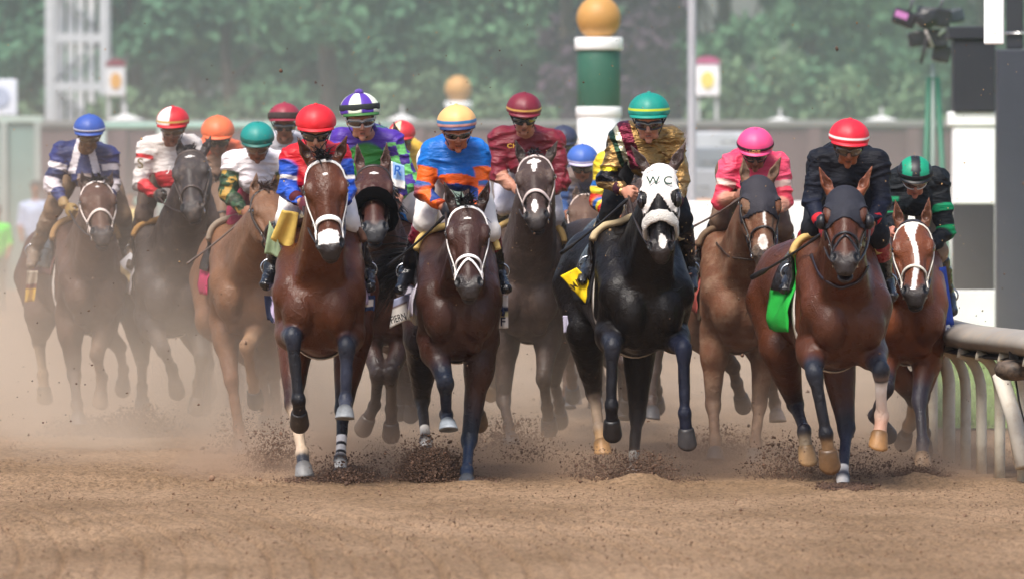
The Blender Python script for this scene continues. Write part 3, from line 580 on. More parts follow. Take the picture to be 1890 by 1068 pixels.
# ------------------------------------------------------------------ horses
BAY = srgb('6b3620'); DBAY = srgb('3c2119'); SEAL = srgb('2a1a17'); BLACK = srgb('17151a'); CHEST = srgb('8a5232')
PT = srgb('1b1a20'); GREYB = srgb('3b332f'); WHITE = srgb('e6e0da'); MUZ = srgb('2e2827')
HOOFD = srgb('3f4248'); HOOFT = srgb('a07a50'); HOOFB = srgb('76582f')
def solve(prev, px, py, L, sg):
    d = ray(px, py); q = d / d[1]; o = CO - prev; a = q @ q; b = 2 * q @ o; c = o @ o - L * L; D = b * b - 4 * a * c
    Y = -b / (2 * a) if D < 0 else (-b + sg * math.sqrt(D)) / (2 * a)
    return CO + q * Y
class Horse: pass
def strand_mesh(mb, a, dirs, L, r, col, n=5, grav=.5, seed=0):
    rg = np.random.default_rng(seed)
    for i, (p, d) in enumerate(zip(a, dirs)):
        p = np.array(p, float); d = nrm(d); pts = [p]; l = L * rg.uniform(.7, 1.15)
        for k in range(n):
            d = nrm(d + np.array([0, 0, -grav / n]) + rg.normal(0, .07, 3)); pts.append(pts[-1] + d * l / n)
        rr = r * rg.uniform(.7, 1.2); V, F = tube(pts, np.linspace(rr, rr * .15, n + 1), 5, np.linspace(rr * .5, rr * .1, n + 1))
        mb.add(V, F, col * rg.uniform(.8, 1.3))
def hoof_mesh(base, a, X, col, s=1.0):
    a = nrm(a); f = nrm(np.cross(a, X)); X2 = nrm(np.cross(f, a)); X2 = X2 if X2 @ X > 0 else -X2
    ang = math.radians(40); fs = f * math.cos(ang) + a * math.sin(ang); ns = a * math.cos(ang) - f * math.sin(ang)
    V = []; F = []; n = 20; rings = []
    for k, (u, r) in enumerate(((-.012, .88), (0, 1.0), (.03, 1.08), (.062, 1.16), (.074, 1.19), (.075, 1.08))):
        t = u / .075
        nn = nrm(a * (1 - t) + ns * t) if t > 0 else a; ff = nrm(f * (1 - max(t, 0)) + fs * max(t, 0))
        c = base + a * u * s + fs * max(t, 0) * .012
        for j in range(n):
            th = 2 * math.pi * j / n; rr = .050 * r * s
            V.append(c + X2 * rr * math.sin(th) + ff * rr * (math.cos(th) * 1.05 if math.cos(th) > 0 else math.cos(th) * .8))
    m = 6
    for i in range(m - 1):
        for j in range(n): F.append((i * n + j, i * n + (j + 1) % n, (i + 1) * n + (j + 1) % n, (i + 1) * n + j))
    V.append(base + a * .066 * s + fs * .008); F += [((m - 1) * n + j, (m - 1) * n + (j + 1) % n, len(V) - 1) for j in range(n)]
    F.append(tuple(range(n))[::-1])
    C = np.tile(col, (len(V), 1)); C[:2 * n] *= .55; C[-1] *= .4
    C[3 * n:5 * n] *= 1.12
    return V, F, C

def horse(sp):
    H = Horse(); Y = sp['Y']; g = sp.get('g', 1.04); vox = sp.get('vox', .0085)
    zb = P(sp['cx'], sp['cb'], Y + .3)[2]; x0 = P(sp['cx'], 560, Y + .25)[0]; dr = sp.get('drift', 0.)
    X = nrm(np.array([1., -dr, 0])); Bk = nrm(np.array([dr, 1., 0])); Zu = np.array([0, 0, 1.])
    slope = sp.get('slope', 0.)          # rump higher (+) or lower (-) per metre
    O0 = np.array([x0 - dr * .25, Y, zb])
    T = lambda x, y, z: O0 + X * x * g + Bk * y * g + Zu * (z * g + slope * y * g)
    W = sp.get('W', .27) / g * .91
    H.T = T; H.X = X; H.Bk = Bk; H.g = g; H.sp = sp
    body = sp.get('body', BAY); pt = sp.get('pt', PT); muz = sp.get('muz', MUZ)
    # head frame
    hs = sp.get('hs', 1.12); pol = P(*sp['poll'], Y + sp.get('dpoll', -.5))
    nose = solve(pol, *sp['nose'], .607 * hs, -1)
    Th = nrm(nose - pol); C0 = nrm(CO - pol); ya = math.radians(sp.get('yaw', 0))
    Nh = nrm(C0 - Th * (C0 @ Th)); Xh = nrm(np.cross(Nh, Th)); Xh = Xh if Xh[0] > 0 else -Xh
    Nh, Xh = nrm(Nh * math.cos(ya) + Xh * math.sin(ya)), nrm(Xh * math.cos(ya) - Nh * math.sin(ya))
    Hh = lambda x, t, n: pol + Xh * x * hs * sp.get('hwd', 1.25) + Th * t * hs + Nh * n * hs
    H.Hh = Hh; H.Th, H.Nh, H.Xh, H.hs, H.pol = Th, Nh, Xh, hs, pol
    RH = np.array([Xh, Th, Nh]); E = lambda x, t, n: Hh(x, t, n); hw = sp.get('hwd', 1.25)
    s = Sdf(.045); m = lambda *r: np.array(r) * g; RB = np.array([X, Bk, Zu])
    # trunk
    s.ell(T(0, .62, .38), m(W * 1.0, .62, .385), R=RB)
    s.ell(T(0, .24, .37), m(W * .92, .28, .345), R=RB, k=.06)
    for q in (-1, 1):
        s.ell(T(q * .110, .055, .30), m(.112, .13, .16), R=RB, k=.02)
        s.cone(T(q * (W - .115), .44, .69), T(q * (W - .10), .12, .42), .115 * g, .13 * g, k=.035)
        s.cone(T(q * (W - .075), .12, .38), T(q * (W - .075), .30, .17), .105 * g, .088 * g, k=.03)
        s.cone(T(q * (W - .045), .34, .55), T(q * (W - .05), .36, .28), .06 * g, .07 * g, k=.04)
        s.ell(T(q * .145, 1.50, .44), m(.15, .27, .29), R=RB, k=.05)
        s.cone(T(q * .165, 1.52, .40), T(q * .175, 1.26, .14), .17 * g, .115 * g, k=.05)
        s.cone(T(q * .03, .02, .44), T(q * .09, .10, .12), .03 * g, .05 * g, k=.05)
    s.cone(T(0, .50, .74), T(0, .95, .70), .06 * g, .08 * g, k=.10)
    s.ell(T(0, 1.12, .43), m(.255, .42, .31), R=RB, k=.08)
    s.ell(T(0, 1.46, .52), m(.255, .36, .27), R=RB, k=.06)
    s.cone(T(0, -.085, .50), T(0, -.06, .14), .016 * g, .022 * g, k=.05, neg=True)
    # neck
    nb = sp.get('nw', 1.0)
    crest0 = E(0, .05, -.12); thr0 = E(0, .17, -.17)
    s.cone(crest0, T(0, .50, .72), .066 * hs, .09 * g, k=.06)
    s.cone(E(0, .11, -.14), T(0, .32, .58), .088 * hs * nb, .155 * g * nb, k=.06)
    s.cone(thr0, T(0, .16, .46), .066 * hs * nb, .15 * g * nb, k=.06)
    for q in (-1, 1):   # muscle that runs down each side of the neck to the breast
        s.cone(E(q * .045, .15, -.17), T(q * .10, .12, .36), .035, .06, k=.035)
    # head
    hc = body; kk = .022; HV = np.array([hw, 1, 1]) * hs
    s.ell(E(0, .10, -.045), np.array([.085, .13, .095]) * HV, R=RH, k=.03)
    s.ell(E(0, .19, -.02), np.array([.088, .12, .080]) * HV, R=RH, k=kk)
    s.cone(E(0, .20, -.012), E(0, .50, -.03), .070 * hs, .044 * hs, k=kk, sq=(Xh, 1.1))
    s.cone(E(0, .24, .036), E(0, .49, .002), .030 * hs, .022 * hs, k=kk)
    for q in (-1, 1):
        s.ell(E(q * .077, .195, .000), np.array([.022, .060, .036]) * HV, R=RH, k=.018)
        s.ell(E(q * .052, .215, -.105), np.array([.034, .12, .105]) * HV, R=RH, k=.025)
        s.cone(E(q * .048, .25, -.12), E(q * .03, .48, -.085), .035 * hs, .026 * hs, k=.03)
        s.cone(E(q * .072, .25, -.035), E(q * .052, .37, -.04), .019 * hs, .013 * hs, k=.012)
        s.ell(E(q * .040, .525, -.005), np.array([.026, .042, .030]) * HV, R=RH, col=muz, k=.015)
        s.ell(E(q * .053, .530, .018), np.array([.013, .028, .020]) * HV, R=RH, col=srgb('0c0a0a'), k=.006, neg=True)
        s.ell(E(q * .092, .213, -.008), np.array([.014, .019, .017]) * HV, R=RH, k=.008, neg=True, col=srgb('120d0c'))
        ear = sp['ears'][0 if q < 0 else 1]; tip = P(*ear, Y + sp.get('dpoll', -.5) + .03)
        b0 = E(q * .055, .005, -.065); d = nrm(tip - b0); L = min(np.linalg.norm(tip - b0), .21); tip = b0 + d * L; mid = b0 + (tip - b0) * .45
        ecol = sp.get('earcol', body * .8)
        if not sp.get('noears'):
            s.cone(b0, mid, .030, .034, k=.02, col=ecol); s.cone(mid, tip, .034, .005, k=.012, col=ecol)
            s.cone(b0 + (tip - b0) * .3 + Nh * .035, b0 + (tip - b0) * .8 + Nh * .026, .024, .008, k=.006, col=ecol * .45, neg=True)
    s.ell(E(0, .545, -.035), np.array([.052, .055, .050]) * HV, R=RH, col=muz, k=kk)
    s.ell(E(0, .585, -.045), np.array([.040, .028, .030]) * HV, R=RH, col=muz, k=.012)
    mo = sp.get('mouth', .0)
    s.ell(E(0, .560 + mo, -.098), np.array([.036, .042, .026]) * HV, R=RH, col=muz, k=.012)
    s.ell(E(0, .588, -.076), np.array([.045, .030, .008 + mo * .4]) * HV, R=RH, col=srgb('1a0f0f'), k=.006, neg=True)
    s.ell(E(0, .47, -.04), np.array([.050, .07, .05]) * HV, R=RH, col=[(0, hc), (1, muz)], k=.03)
    # legs
    H.hooves = []; legs = sp['legs']
    for name, lg in legs.items():
        q = -1 if name[1] == 'L' else 1; fore = name[0] == 'F'
        lc = lg.get('c', (pt, pt, pt)); up = lg.get('up', body); L1, L2, L3 = ((.44, .30, .19) if fore else (.50, .40, .19)); L1 *= g; L2 *= g; L3 *= g
        st = T(q * (W - .075), .30, .16) if fore else T(q * .175, 1.26, .12)
        k = solve(st, *lg['k'][:2], L1, lg['k'][2] if len(lg['k']) > 2 else -1)
        f = solve(k, *lg['f'][:2], L2, lg['f'][2] if len(lg['f']) > 2 else 1)
        h = solve(f, *lg['h'][:2], L3, lg['h'][2] if len(lg['h']) > 2 else (1 if fore else -1))
        ls = lg.get('s', 1.0); a = nrm(h - f); pe = f + a * .105 * g
        low = nrm(f - k)
        if fore:
            s.cone(st, k, .098 * g, .050 * ls, k=.035, col=[(0, up), (.55, up), (.85, lc[0]), (1, lc[0])])
            fd = nrm(k - st); fx = nrm(np.cross(fd, X)); s.cone(st + fd * .05 + X * q * .045 * g, st + (k - st) * .78 + X * q * .018, .055 * g, .022, k=.014, col=[(0, up), (.7, up), (1, lc[0])]); s.cone(st + fd * .04 - X * q * .04 * g, st + (k - st) * .72 - X * q * .016, .055 * g, .022, k=.014, col=[(0, up), (.7, up), (1, lc[0])])
            d = nrm(k - st); s.ell(st + (k - st) * .30 - np.array([0, 0, .0]), (.095 * g, .13 * g, .10 * g) if abs(d[2]) < .6 else (.092 * g, .105 * g, .13 * g), k=.04)
        else:
            s.cone(st, k, .125 * g, .052 * ls, k=.04, col=[(0, up), (.6, up), (.9, lc[0]), (1, lc[0])])
            hk = nrm(np.cross(low, X)); s.cone(k + low * -.01, k - hk * .045 - low * .045, .042 * ls, .024, k=.03, col=lc[0])
        fw = nrm(np.cross(low, X)); Rk = np.array([nrm(np.cross(fw, low)), fw, low])
        s.ell(k + low * .012, np.array([.049, .048, .085]) * ls, R=Rk, k=.022, col=lc[0]); s.ell(k + low * .045 - fw * .026, np.array([.030, .026, .035]) * ls, R=Rk, k=.018, col=lc[0])
        s.cone(k, f, .040 * ls, .034 * ls, k=.025, col=[(0, lc[0]), (.12, lc[1])] + ([(.5, lc[1])] if len(lc) < 4 else lc[3]) + [(1, lc[1])])
        s.cone(k - fw * .02 + low * .04, f - fw * .018, .026 * ls, .024 * ls, k=.012, col=lc[1])
        s.ell(f - fw * .008, .045 * ls, k=.02, col=lc[1]); s.ell(f - fw * .034, np.array([.034, .022, .030]) * ls, R=Rk, k=.012, col=lc[1]); s.cone(f, pe, .037 * ls, .043 * ls, k=.02, col=[(0, lc[1]), (.35, lc[2]), (1, lc[2])])
        H.hooves.append((pe, a, lg.get('hoof', HOOFD), ls * lg.get('hs', 1.0)))
        lg['pts'] = (st, k, f, h)
    H.sdf = s
    V, F = s.mesh(vox)
    cols = s.colors(V, body)
    # coat pattern: darker mane line, slight dapples, face marks
    hx = (V - pol) @ Xh / hs / hw; ht = (V - pol) @ Th / hs; hn = (V - pol) @ Nh / hs
    dist_head = np.linalg.norm(V - (pol + Th * .3), axis=1)
    isH = (dist_head < .5) & (np.abs(hx) < .14) & (ht > -.02) & (ht < .66) & (hn > -.07)
    nz = fbm(V * 6); cols = cols * (0.86 + .32 * nz[:, None])
    if sp.get('mark') is not None:
        mk_ = sp['mark'](hx + (fbm(V * 40) - .5) * .006, ht) * isH; cols = cols * (1 - mk_[:, None]) + WHITE * mk_[:, None]
    N_ = vnormals(V, F); V = V + N_ * ((fbm(V * 9, 3) - .47) * .012)[:, None]
    root = thing('racehorse', (O0[0], Y + .7, 0), sp['label'], 'horse', 'racehorses galloping up the track'); H.root = root
    cm = M[sp.get('coat', 'coat')]
    mk('horse_body', V, F, cm, root, cols); H.V, H.F = V, F; H.hd = (hx, ht, hn)
    for pe, a, c, ls in H.hooves:
        v, f, cc = hoof_mesh(pe, a, X, c, ls * g); mk('hoof', v, f, M['hoof'], root, cc)
    for q in (-1, 1):
        c = E(q * .083, .212, -.004); a = np.linspace(0, math.pi, 9); v, f = lathe(c, [(.0225 * math.sin(t) + 1e-4, -.0225 * math.cos(t)) for t in a], 14)
        mk('eye', v, f, M['lens'], root, np.tile(srgb('160c08'), (len(v), 1)))
    rg = np.random.default_rng(int(Y * 100))
    hcol = sp.get('hair', srgb('141216'))
    if sp.get('forelock', 1):
        mb = MB(); n = 46; a = [E(rg.uniform(-.028, .028), rg.uniform(-.03, .04), rg.uniform(.0, .03)) for _ in range(n)]
        dz = sp.get('fldir', (0, 0)); d = [Th * rg.uniform(-.3, 1) * (1 if not sp.get('flup') else -.6) + Nh * rg.uniform(.35, .8) + Xh * (rg.normal(0, .45) + dz[0]) for _ in range(n)]
        strand_mesh(mb, a, d, sp.get('fl', .10), .011, hcol, 5, .6, 3); mb.build('forelock', M['hair'], root)
    mb = MB(); n = 120; side = sp.get('maneside', 1)
    tt = rg.uniform(0, 1, n); A = np.array([crest0 + (T(0, .50, .76) - crest0) * t for t in tt]); A[:, 2] += .065 + .02 * tt
    D = [X * side * rg.uniform(.6, 1.2) + Zu * rg.uniform(.2, .7) + Bk * rg.uniform(.2, .9) for _ in range(n)]
    strand_mesh(mb, A, D, .17, .014, hcol, 5, 1.6, 5); mb.build('mane', M['hair'], root)
    if sp.get('tail', 1):
        mb = MB(); b = T(0, 1.76, .60); n = 260; tx = sp.get('taildir', (0.1, .8, -.1))
        A = [b + rg.normal(0, .018, 3) for _ in range(n)]; D = [X * (tx[0] + rg.normal(0, .16)) + Bk * tx[1] + Zu * (tx[2] + rg.normal(0, .12)) for _ in range(n)]
        strand_mesh(mb, A, D, sp.get('tail', .65), .012, hcol, 8, 1.3, 9); mb.build('tail', M['hair'], root)
    tack(H); return H

def head_ring(H, t, phis, off=.006, tc=-.05, tilt=.0, nt=None):
    E = H.Hh; ph = np.asarray(phis); t = np.broadcast_to(t, ph.shape)
    p0 = np.array([E(.28 * math.cos(p), tt + tilt * math.sin(p), tc + .28 * math.sin(p)) for p, tt in zip(ph, t)])
    c = np.array([E(0, tt + tilt * math.sin(p), tc) for p, tt in zip(ph, t)])
    R = H.sdf.project(p0, c, off); return R, nrm(p0 - c)
def ribbon(name, H, pts, nor, w, th, col, mt, closed=False, parent=None):
    V, F = tube(pts, w / 2, 8, th / 2, up=nor, closed=closed); return mk(name, V, F, mt, parent or H.root, np.tile(col, (len(V), 1)))
def strap_px(H, pix, off=.006, Yf=None):
    """points laid on the horse's front where these photo pixels meet its body"""
    Y = H.sp['Y'] + (Yf if Yf is not None else -.6)
    n = 5; out = []; pix = np.array(pix, float)
    for i in range(len(pix) - 1):
        for k in range(n): out.append(pix[i] + (pix[i + 1] - pix[i]) * k / n)
    out.append(pix[-1]); p0 = np.array([P(a, b, Y) for a, b in out]); p1 = np.array([P(a, b, Y + 1.8) for a, b in out])
    R = H.sdf.project(p0, p1, off, 60); return R, H.sdf.grad(R)
def trunk_arc(H, y, ths, off, zc=.38):
    T = H.T; ths = np.asarray(ths, float); y = np.broadcast_to(y, ths.shape)
    c = np.array([T(0, yy, zc) for yy in y]); p0 = c + 1.1 * (np.sin(ths)[:, None] * H.X + np.cos(ths)[:, None] * np.array([0, 0, 1.]))
    return H.sdf.project(p0, c, off, 50), nrm(p0 - c)
def tack(H):
    sp = H.sp; E = H.Hh; tk = sp.get('tack', {}); bc = tk.get('bridle', srgb('241a16')); mt = M['leather'] if tk.get('bmat') is None else M[tk['bmat']]
    w = tk.get('bw', .020); th = .009
    br = bpy.data.objects.new('bridle', None); COL.objects.link(br); br.parent = H.root
    br.location = [float(v) for v in (H.pol - np.array(H.root.location))]
    # cheek pieces and brow piece in one sweep over the forehead
    ts = np.concatenate([np.linspace(.44, .12, 10), .055 - .045 * np.sin(np.linspace(0, math.pi, 11))[1:-1] + .03, np.linspace(.12, .44, 10)])
    ph = np.concatenate([np.linspace(math.pi + .05, math.pi - .25, 10), np.linspace(math.pi - .25, .25, 11)[1:-1], np.linspace(.25, -.05, 10)])
    R, N = head_ring(H, ts, ph, .010, tc=-.06)
    R = smooth_pts(R, 3)
    ribbon('cheek_strap', H, R, N, w, th, bc, mt, parent=br)
    nc = tk.get('nose', bc); nw = tk.get('nw', w * 1.15); nth = tk.get('nth', .012)
    R, N = head_ring(H, tk.get('nt', .40), np.linspace(0, 2 * math.pi, 37)[:-1], .004 + nth / 2, tc=-.05, tilt=-.022)
    R = smooth_pts(R, 2, True)
    nm = M[tk['nmat']] if 'nmat' in tk else mt
    V, F = tube(R, nw / 2, 12, nth / 2, up=N, closed=True)
    if nth > .03: V = V + nrm(V - np.repeat(R, 12, 0)) * ((fbm(V * 60, 3) - .45) * .03)[:, None]
    mk('noseband', V, F, nm, br, np.tile(nc, (len(V), 1)))
    if tk.get('fig8'):
        R, N = head_ring(H, .40 + .10 * np.linspace(0, 1, 9), np.linspace(math.pi / 2, math.pi * .95, 9), .010); ribbon('noseband_strap', H, R, N, w * .8, th, nc, nm, parent=br)
        R, N = head_ring(H, .40 + .10 * np.linspace(0, 1, 9), np.linspace(math.pi / 2, math.pi * .05, 9), .010); ribbon('noseband_strap', H, R, N, w * .8, th, nc, nm, parent=br)
    H.bits = []
    for q in (-1, 1):
        c = H.sdf.project(E(q * .3, .50, -.062), E(0, .50, -.062), .006)[0]; a = np.linspace(0, 2 * math.pi, 17)[:-1]
        pts = [c + H.Th * .028 * math.cos(t) + H.Nh * .028 * math.sin(t) for t in a]; V, F = tube(pts, .0055, 6, closed=True, up=H.Xh)
        mk('bit_ring', V, F, M['metal'], br, np.tile(srgb('c8c8c8'), (len(V), 1))); H.bits.append(c)
        R, N = head_ring(H, np.linspace(.42, .485, 4), np.full(4, 0.0 if q > 0 else math.pi), .010); ribbon('cheek_strap', H, R, N, w * .8, th, bc, mt, parent=br)
    for q in (-1, 1):
        for t_, ph_ in ((.385, .04), (.16, .12)):
            R, N = head_ring(H, np.array([t_]), np.array([ph_ if q > 0 else math.pi - ph_]), .016); Rb = np.array([np.cross(N[0], H.Th), H.Th, N[0]]).T; v, f = box((0, 0, 0), (w * 1.3, .024, .005), bev=.002); mk('buckle', v @ Rb.T + R[0], f, M['metal'], br, np.tile(srgb('b8b8b4'), (len(v), 1)))
    # girth, saddle, cloth
    if sp.get('girth', 1):
        R, N = trunk_arc(H, .50, np.linspace(math.radians(60), math.radians(300), 40), .008); ribbon('girth', H, smooth_pts(R, 2), N, .10, .014, tk.get('girth', srgb('cfc8c0')), M['cloth'])
    cl = tk.get('cloth')
    nT, nY = 44, 12; thm = math.radians(tk.get('cth', 112))
    def sheet(name, y0, y1, tm, off, th_, colf, mt_, flare=0., seed=0, t0=None):
        ys = np.linspace(y0, y1, nY); tv = np.linspace(-tm if t0 is None else t0, tm, nT); G = []
        for yy in ys:
            R, N = trunk_arc(H, yy, tv, off); R = smooth_pts(R, 3)
            fl = flare * sstep(.45, 1.0, np.abs(tv) / abs(tm)) * (.6 + .8 * vnoise(np.stack([tv * 5 + seed, np.full(nT, yy * 9), tv * 0], 1)))
            R = R + N * fl[:, None]; G.append(R)
        G = np.array(G); Nn = []
        V = G.reshape(-1, 3); F = np.array([(i * nT + j, i * nT + j + 1, (i + 1) * nT + j + 1, (i + 1) * nT + j) for i in range(nY - 1) for j in range(nT - 1)])
        N = vnormals(V, F); ctr = H.T(0, (y0 + y1) / 2, .38)
        if (N * (V - ctr)).sum() < 0: F = F[:, ::-1]; N = -N
        n = len(V); e = np.concatenate([F[:, [i, (i + 1) % 4]] for i in range(4)]); key = e[:, 0] * n + e[:, 1]; bd = e[~np.isin(key, e[:, 1] * n + e[:, 0])]
        V2 = np.concatenate([V, V - N * th_]); F2 = np.concatenate([F, F[:, ::-1] + n, np.stack([bd[:, 0], bd[:, 0] + n, bd[:, 1] + n, bd[:, 1]], 1)])
        U = np.stack(np.meshgrid(np.linspace(0, 1, nY), tv, indexing='ij'), -1).reshape(-1, 2); c = np.array([colf(u, t) for u, t in U])
        return mk(name, V2, F2, mt_, H.root, np.concatenate([c, c]))
    dm = 'cloth_dirty' if sp.get('coat') == 'coat_dusty' else 'cloth'
    if cl is not None: sheet('saddle_cloth', .46, 1.06, thm, .016, .006, cl, M[dm], tk.get('flare', .03), int(sp['Y'] * 7))
    pc = tk.get('pad', srgb('d8c49a')); sheet('saddle_pad', .40, .62, math.radians(tk.get('pth', 40)), .042, .038, lambda u, t: pc, M[dm])
    sheet('saddle', .50, .98, math.radians(70), .048, .020, lambda u, t: srgb('1c1716'), M['boot'])
def smooth_pts(R, n=2, closed=False):
    R = R.copy()
    for _ in range(n):
        if closed: R = .5 * R + .25 * (np.roll(R, 1, 0) + np.roll(R, -1, 0))
        else: R[1:-1] = .5 * R[1:-1] + .25 * (R[2:] + R[:-2])
    return R
def hood(H, col, hole=.034, tmax=.30, tside=.26, back=-.20, mt='cloth', colf=None, vee=0., name='blinker_hood'):
    hx, ht, hn = H.hd; E = H.Hh
    near = np.linalg.norm(H.V - (H.pol + H.Th * .15 * H.hs), axis=1) < .42
    lim = tmax + vee * np.clip(1 - np.abs(hx) / .05, 0, 1); lim = np.where(np.abs(hx) > .08, tside, lim)
    m = near & (ht > -.05) & (ht < lim) & (hn > back)
    d = np.minimum(np.sqrt((ht - .213) ** 2 + (hn + .005) ** 2 * .8 + (hx - .09) ** 2), np.sqrt((ht - .213) ** 2 + (hn + .005) ** 2 * .8 + (hx + .09) ** 2))
    m &= d > hole
    for q in H.sdf.p:   # ears stay outside the hood
        pass
    for i in (0, 1):
        q = -1 if i == 0 else 1; b0 = E(q * .055, .005, -.065)
        tip = P(*H.sp['ears'][i], H.sp['Y'] + H.sp.get('dpoll', -.5) + .03); D = nrm(tip - b0); v = H.V - b0; t = v @ D
        r = np.linalg.norm(v - t[:, None] * D, axis=1); m &= ~((t > .028) & (r < .06))
    r = shell(H.V, H.F, m, .007, .005)
    V, F, u = r; c = np.tile(col, (len(V), 1)) if colf is None else colf(hx[u], ht[u], hn[u])
    o = mk(name, V, F, M[mt], H.root, c); return o
# ------------------------------------------------------------------ riders
SKIN = srgb('c08d72'); SKIND = srgb('8a5a44')
class Rider: pass
def hand(s, W, d, q, c, col, sc=1.0):
    """fist: W wrist, d forearm direction, q axis across the knuckles towards the thumb, c curl direction"""
    d = nrm(d); q = nrm(q - d * (q @ d)); c = nrm(np.cross(d, q)) * (1 if np.cross(d, q) @ c > 0 else -1)
    f = sc
    s.ell(W + d * .052 * f, np.array([.044, .048, .020]) * f, R=np.array([q, d, c]), col=col, k=.02)
    for i, (o, ln) in enumerate(((.033, .95), (.011, 1.05), (-.011, 1.0), (-.032, .82))):
        a = W + d * .088 * f + q * o * f; b = a + (d * .25 + c * .95) * .038 * ln * f; e = b + (-d * .75 + c * .55) * .026 * ln * f; g = e + (-d * .95 - c * .2) * .020 * ln * f
        s.cone(W + d * .06 * f + q * o * .9 * f, a, .010 * f, .0105 * f, col=col, k=.006)
        s.cone(a, b, .0108 * f, .0098 * f, col=col, k=.003); s.cone(b, e, .0098 * f, .009 * f, col=col, k=.003); s.cone(e, g, .009 * f, .008 * f, col=col, k=.003)
    a = W + d * .025 * f + q * .034 * f; b = a + (d * .6 + q * .45 + c * .5) * .040 * f; e = b + (d * .45 + c * .85 - q * .15) * .032 * f
    s.cone(a, b, .016 * f, .013 * f, col=col, k=.01); s.cone(b, e, .013 * f, .010 * f, col=col, k=.003)
def headframe(sp, Y):
    hx, hy, hw = sp['helm']; c = P(hx, hy - .13 * hw, Y); R = hw / FX * Y / 2 / .128      # scale from the cap's width
    tilt = math.radians(sp.get('tilt', 22)); yw = math.radians(sp.get('hyaw', 0)); ro = math.radians(sp.get('roll', 0))
    Rm = rotz(yw) @ roty(ro) @ rotx(tilt)              # local axes: x right, -y forward, z up
    return c, R, Rm
def helmet(root, c, R, Rm, sp):
    """cap: local coords x right, f forward, z up; coloured by sp['cap'](azimuth, height)"""
    Lh = lambda V: (np.asarray(V) * R) @ Rm.T + c
    Rc = rotx(math.radians(-sp.get('capback', 13))); L = lambda V: Lh((np.asarray(V) - [0, 0, 0]) @ Rc.T)
    rx, ry, rz = .128, .146, .116; n, m = 64, 26; V = []; C = []
    capf = sp['cap']; front = sp.get('capband')
    for i in range(m + 1):
        ph = (math.pi / 2) * (1 - i / m); z = math.sin(ph); r = math.cos(ph)
        for j in range(n):
            a = 2 * math.pi * j / n
            sg = 1 + .012 * math.cos(8 * a) * r
            V.append((rx * r * sg * math.cos(a), -ry * r * sg * math.sin(a), rz * z)); C.append(capf(a, z))
    k = len(V)
    for dz, s_, dr in ((-.008, 1.0, 0), (-.017, .99, 0), (-.021, .90, .0)):
        for j in range(n):
            a = 2 * math.pi * j / n; V.append((rx * s_ * math.cos(a), -ry * s_ * math.sin(a), dz)); C.append(capf(a, dz * 4) if dz > -.020 else srgb('111111'))
    V = np.array(V); F = [(i * n + j, i * n + (j + 1) % n, (i + 1) * n + (j + 1) % n, (i + 1) * n + j) for i in range(m + 3) for j in range(n)]
    F.append(tuple((m + 3) * n + j for j in range(n)))
    V = V * (1 + (fbm(V * 18 + c, 3) - .5)[:, None] * .02)
    hm = mk('helmet', L(V), F, M['shell'], root, np.array(C))
    # peak
    V = []; C = []; pc = sp.get('peak', capf(math.pi / 2, -.1)); nn = 17
    for i, (e, dz) in enumerate(((.0, -.015), (.010, -.020), (.020, -.027), (.023, -.031), (.018, -.034), (.0, -.028))):
        for j in range(nn):
            a = math.radians(25 + 130 * j / (nn - 1)); w_ = math.sin(math.pi * j / (nn - 1)) ** .5
            V.append(((rx + e * w_ * .3) * math.cos(a), -(ry + e * w_) * math.sin(a), dz)); C.append(pc)
    F = [(i * nn + j, i * nn + j + 1, (i + 1) * nn + j + 1, (i + 1) * nn + j) for i in range(5) for j in range(nn - 1)]
    mk('peak', L(V), F, M['shell'], hm, np.array(C))
    v, f = lathe((0, 0, rz), [(.001, .008), (.010, .006), (.014, 0), (.012, -.006)][::-1], 12); b = sp.get('pompom')
    if b is not None:
        v, f = lathe((0, -.02, rz * .98), [(.004, -.02), (.026, -.012), (.032, .004), (.022, .02), (.002, .026)], 14)
    mk('button', L(v), f, M['fleece' if b is not None else 'shell'], hm, np.tile(b if b is not None else capf(math.pi / 2, .95), (len(v), 1)))
    if front is not None:      # band or goggle strap round the cap: (colour, z, half height)
        for col, z, hh in front:
            a = np.linspace(0, 2 * math.pi, 49)[:-1]; s_ = math.sqrt(max(0, 1 - (z / rz) ** 2)) if z > 0 else 1
            pts = np.stack([rx * s_ * np.cos(a), -ry * s_ * np.sin(a), np.full(48, z)], 1) * 1.012; N = np.stack([np.cos(a), -np.sin(a), 0 * a], 1)
            V_, F_ = tube(pts, hh, 8, .0035, up=N, closed=True); mk('cap_band', L(V_), F_, M['cloth'], hm, np.tile(col, (len(V_), 1)))
    gg = sp.get('gog', {}); fc = gg.get('frame', srgb('15151a')); lc = gg.get('lens', srgb('181310'))
    th = np.linspace(-72, 72, 37); Vv = []; cc = []; nv = 9
    def prof(t): return .024 * (1 - .42 * math.exp(-(t / 9) ** 2)) * (1 - .35 * (abs(t) / 72) ** 3)
    for t in th:
        a = math.radians(t); hgt = prof(t)
        for k_ in range(nv):
            v_ = -1 + 2 * k_ / (nv - 1); zz = -.060 + v_ * hgt - .004 * abs(t) / 72; rr = .098 - .006 * v_ * v_
            Vv.append((rr * .92 * math.sin(a), -(.012 + rr * 1.02 * math.cos(a)), zz)); cc.append(lc)
    F = [(i * nv + j, i * nv + j + 1, (i + 1) * nv + j + 1, (i + 1) * nv + j) for i in range(len(th) - 1) for j in range(nv - 1)]
    go = mk('goggles', Lh(Vv), F, M['lens'], root, np.array(cc))
    Vv = np.array(Vv).reshape(len(th), nv, 3); loop = np.concatenate([Vv[:, 0], Vv[::-1, -1]]); a_ = loop.copy(); a_[:, 2] = 0
    V_, F_ = tube(loop, .006, 6, .005, up=nrm(a_), closed=True); mk('goggle_frame', Lh(V_), F_, M['shell'], go, np.tile(fc, (len(V_), 1)))
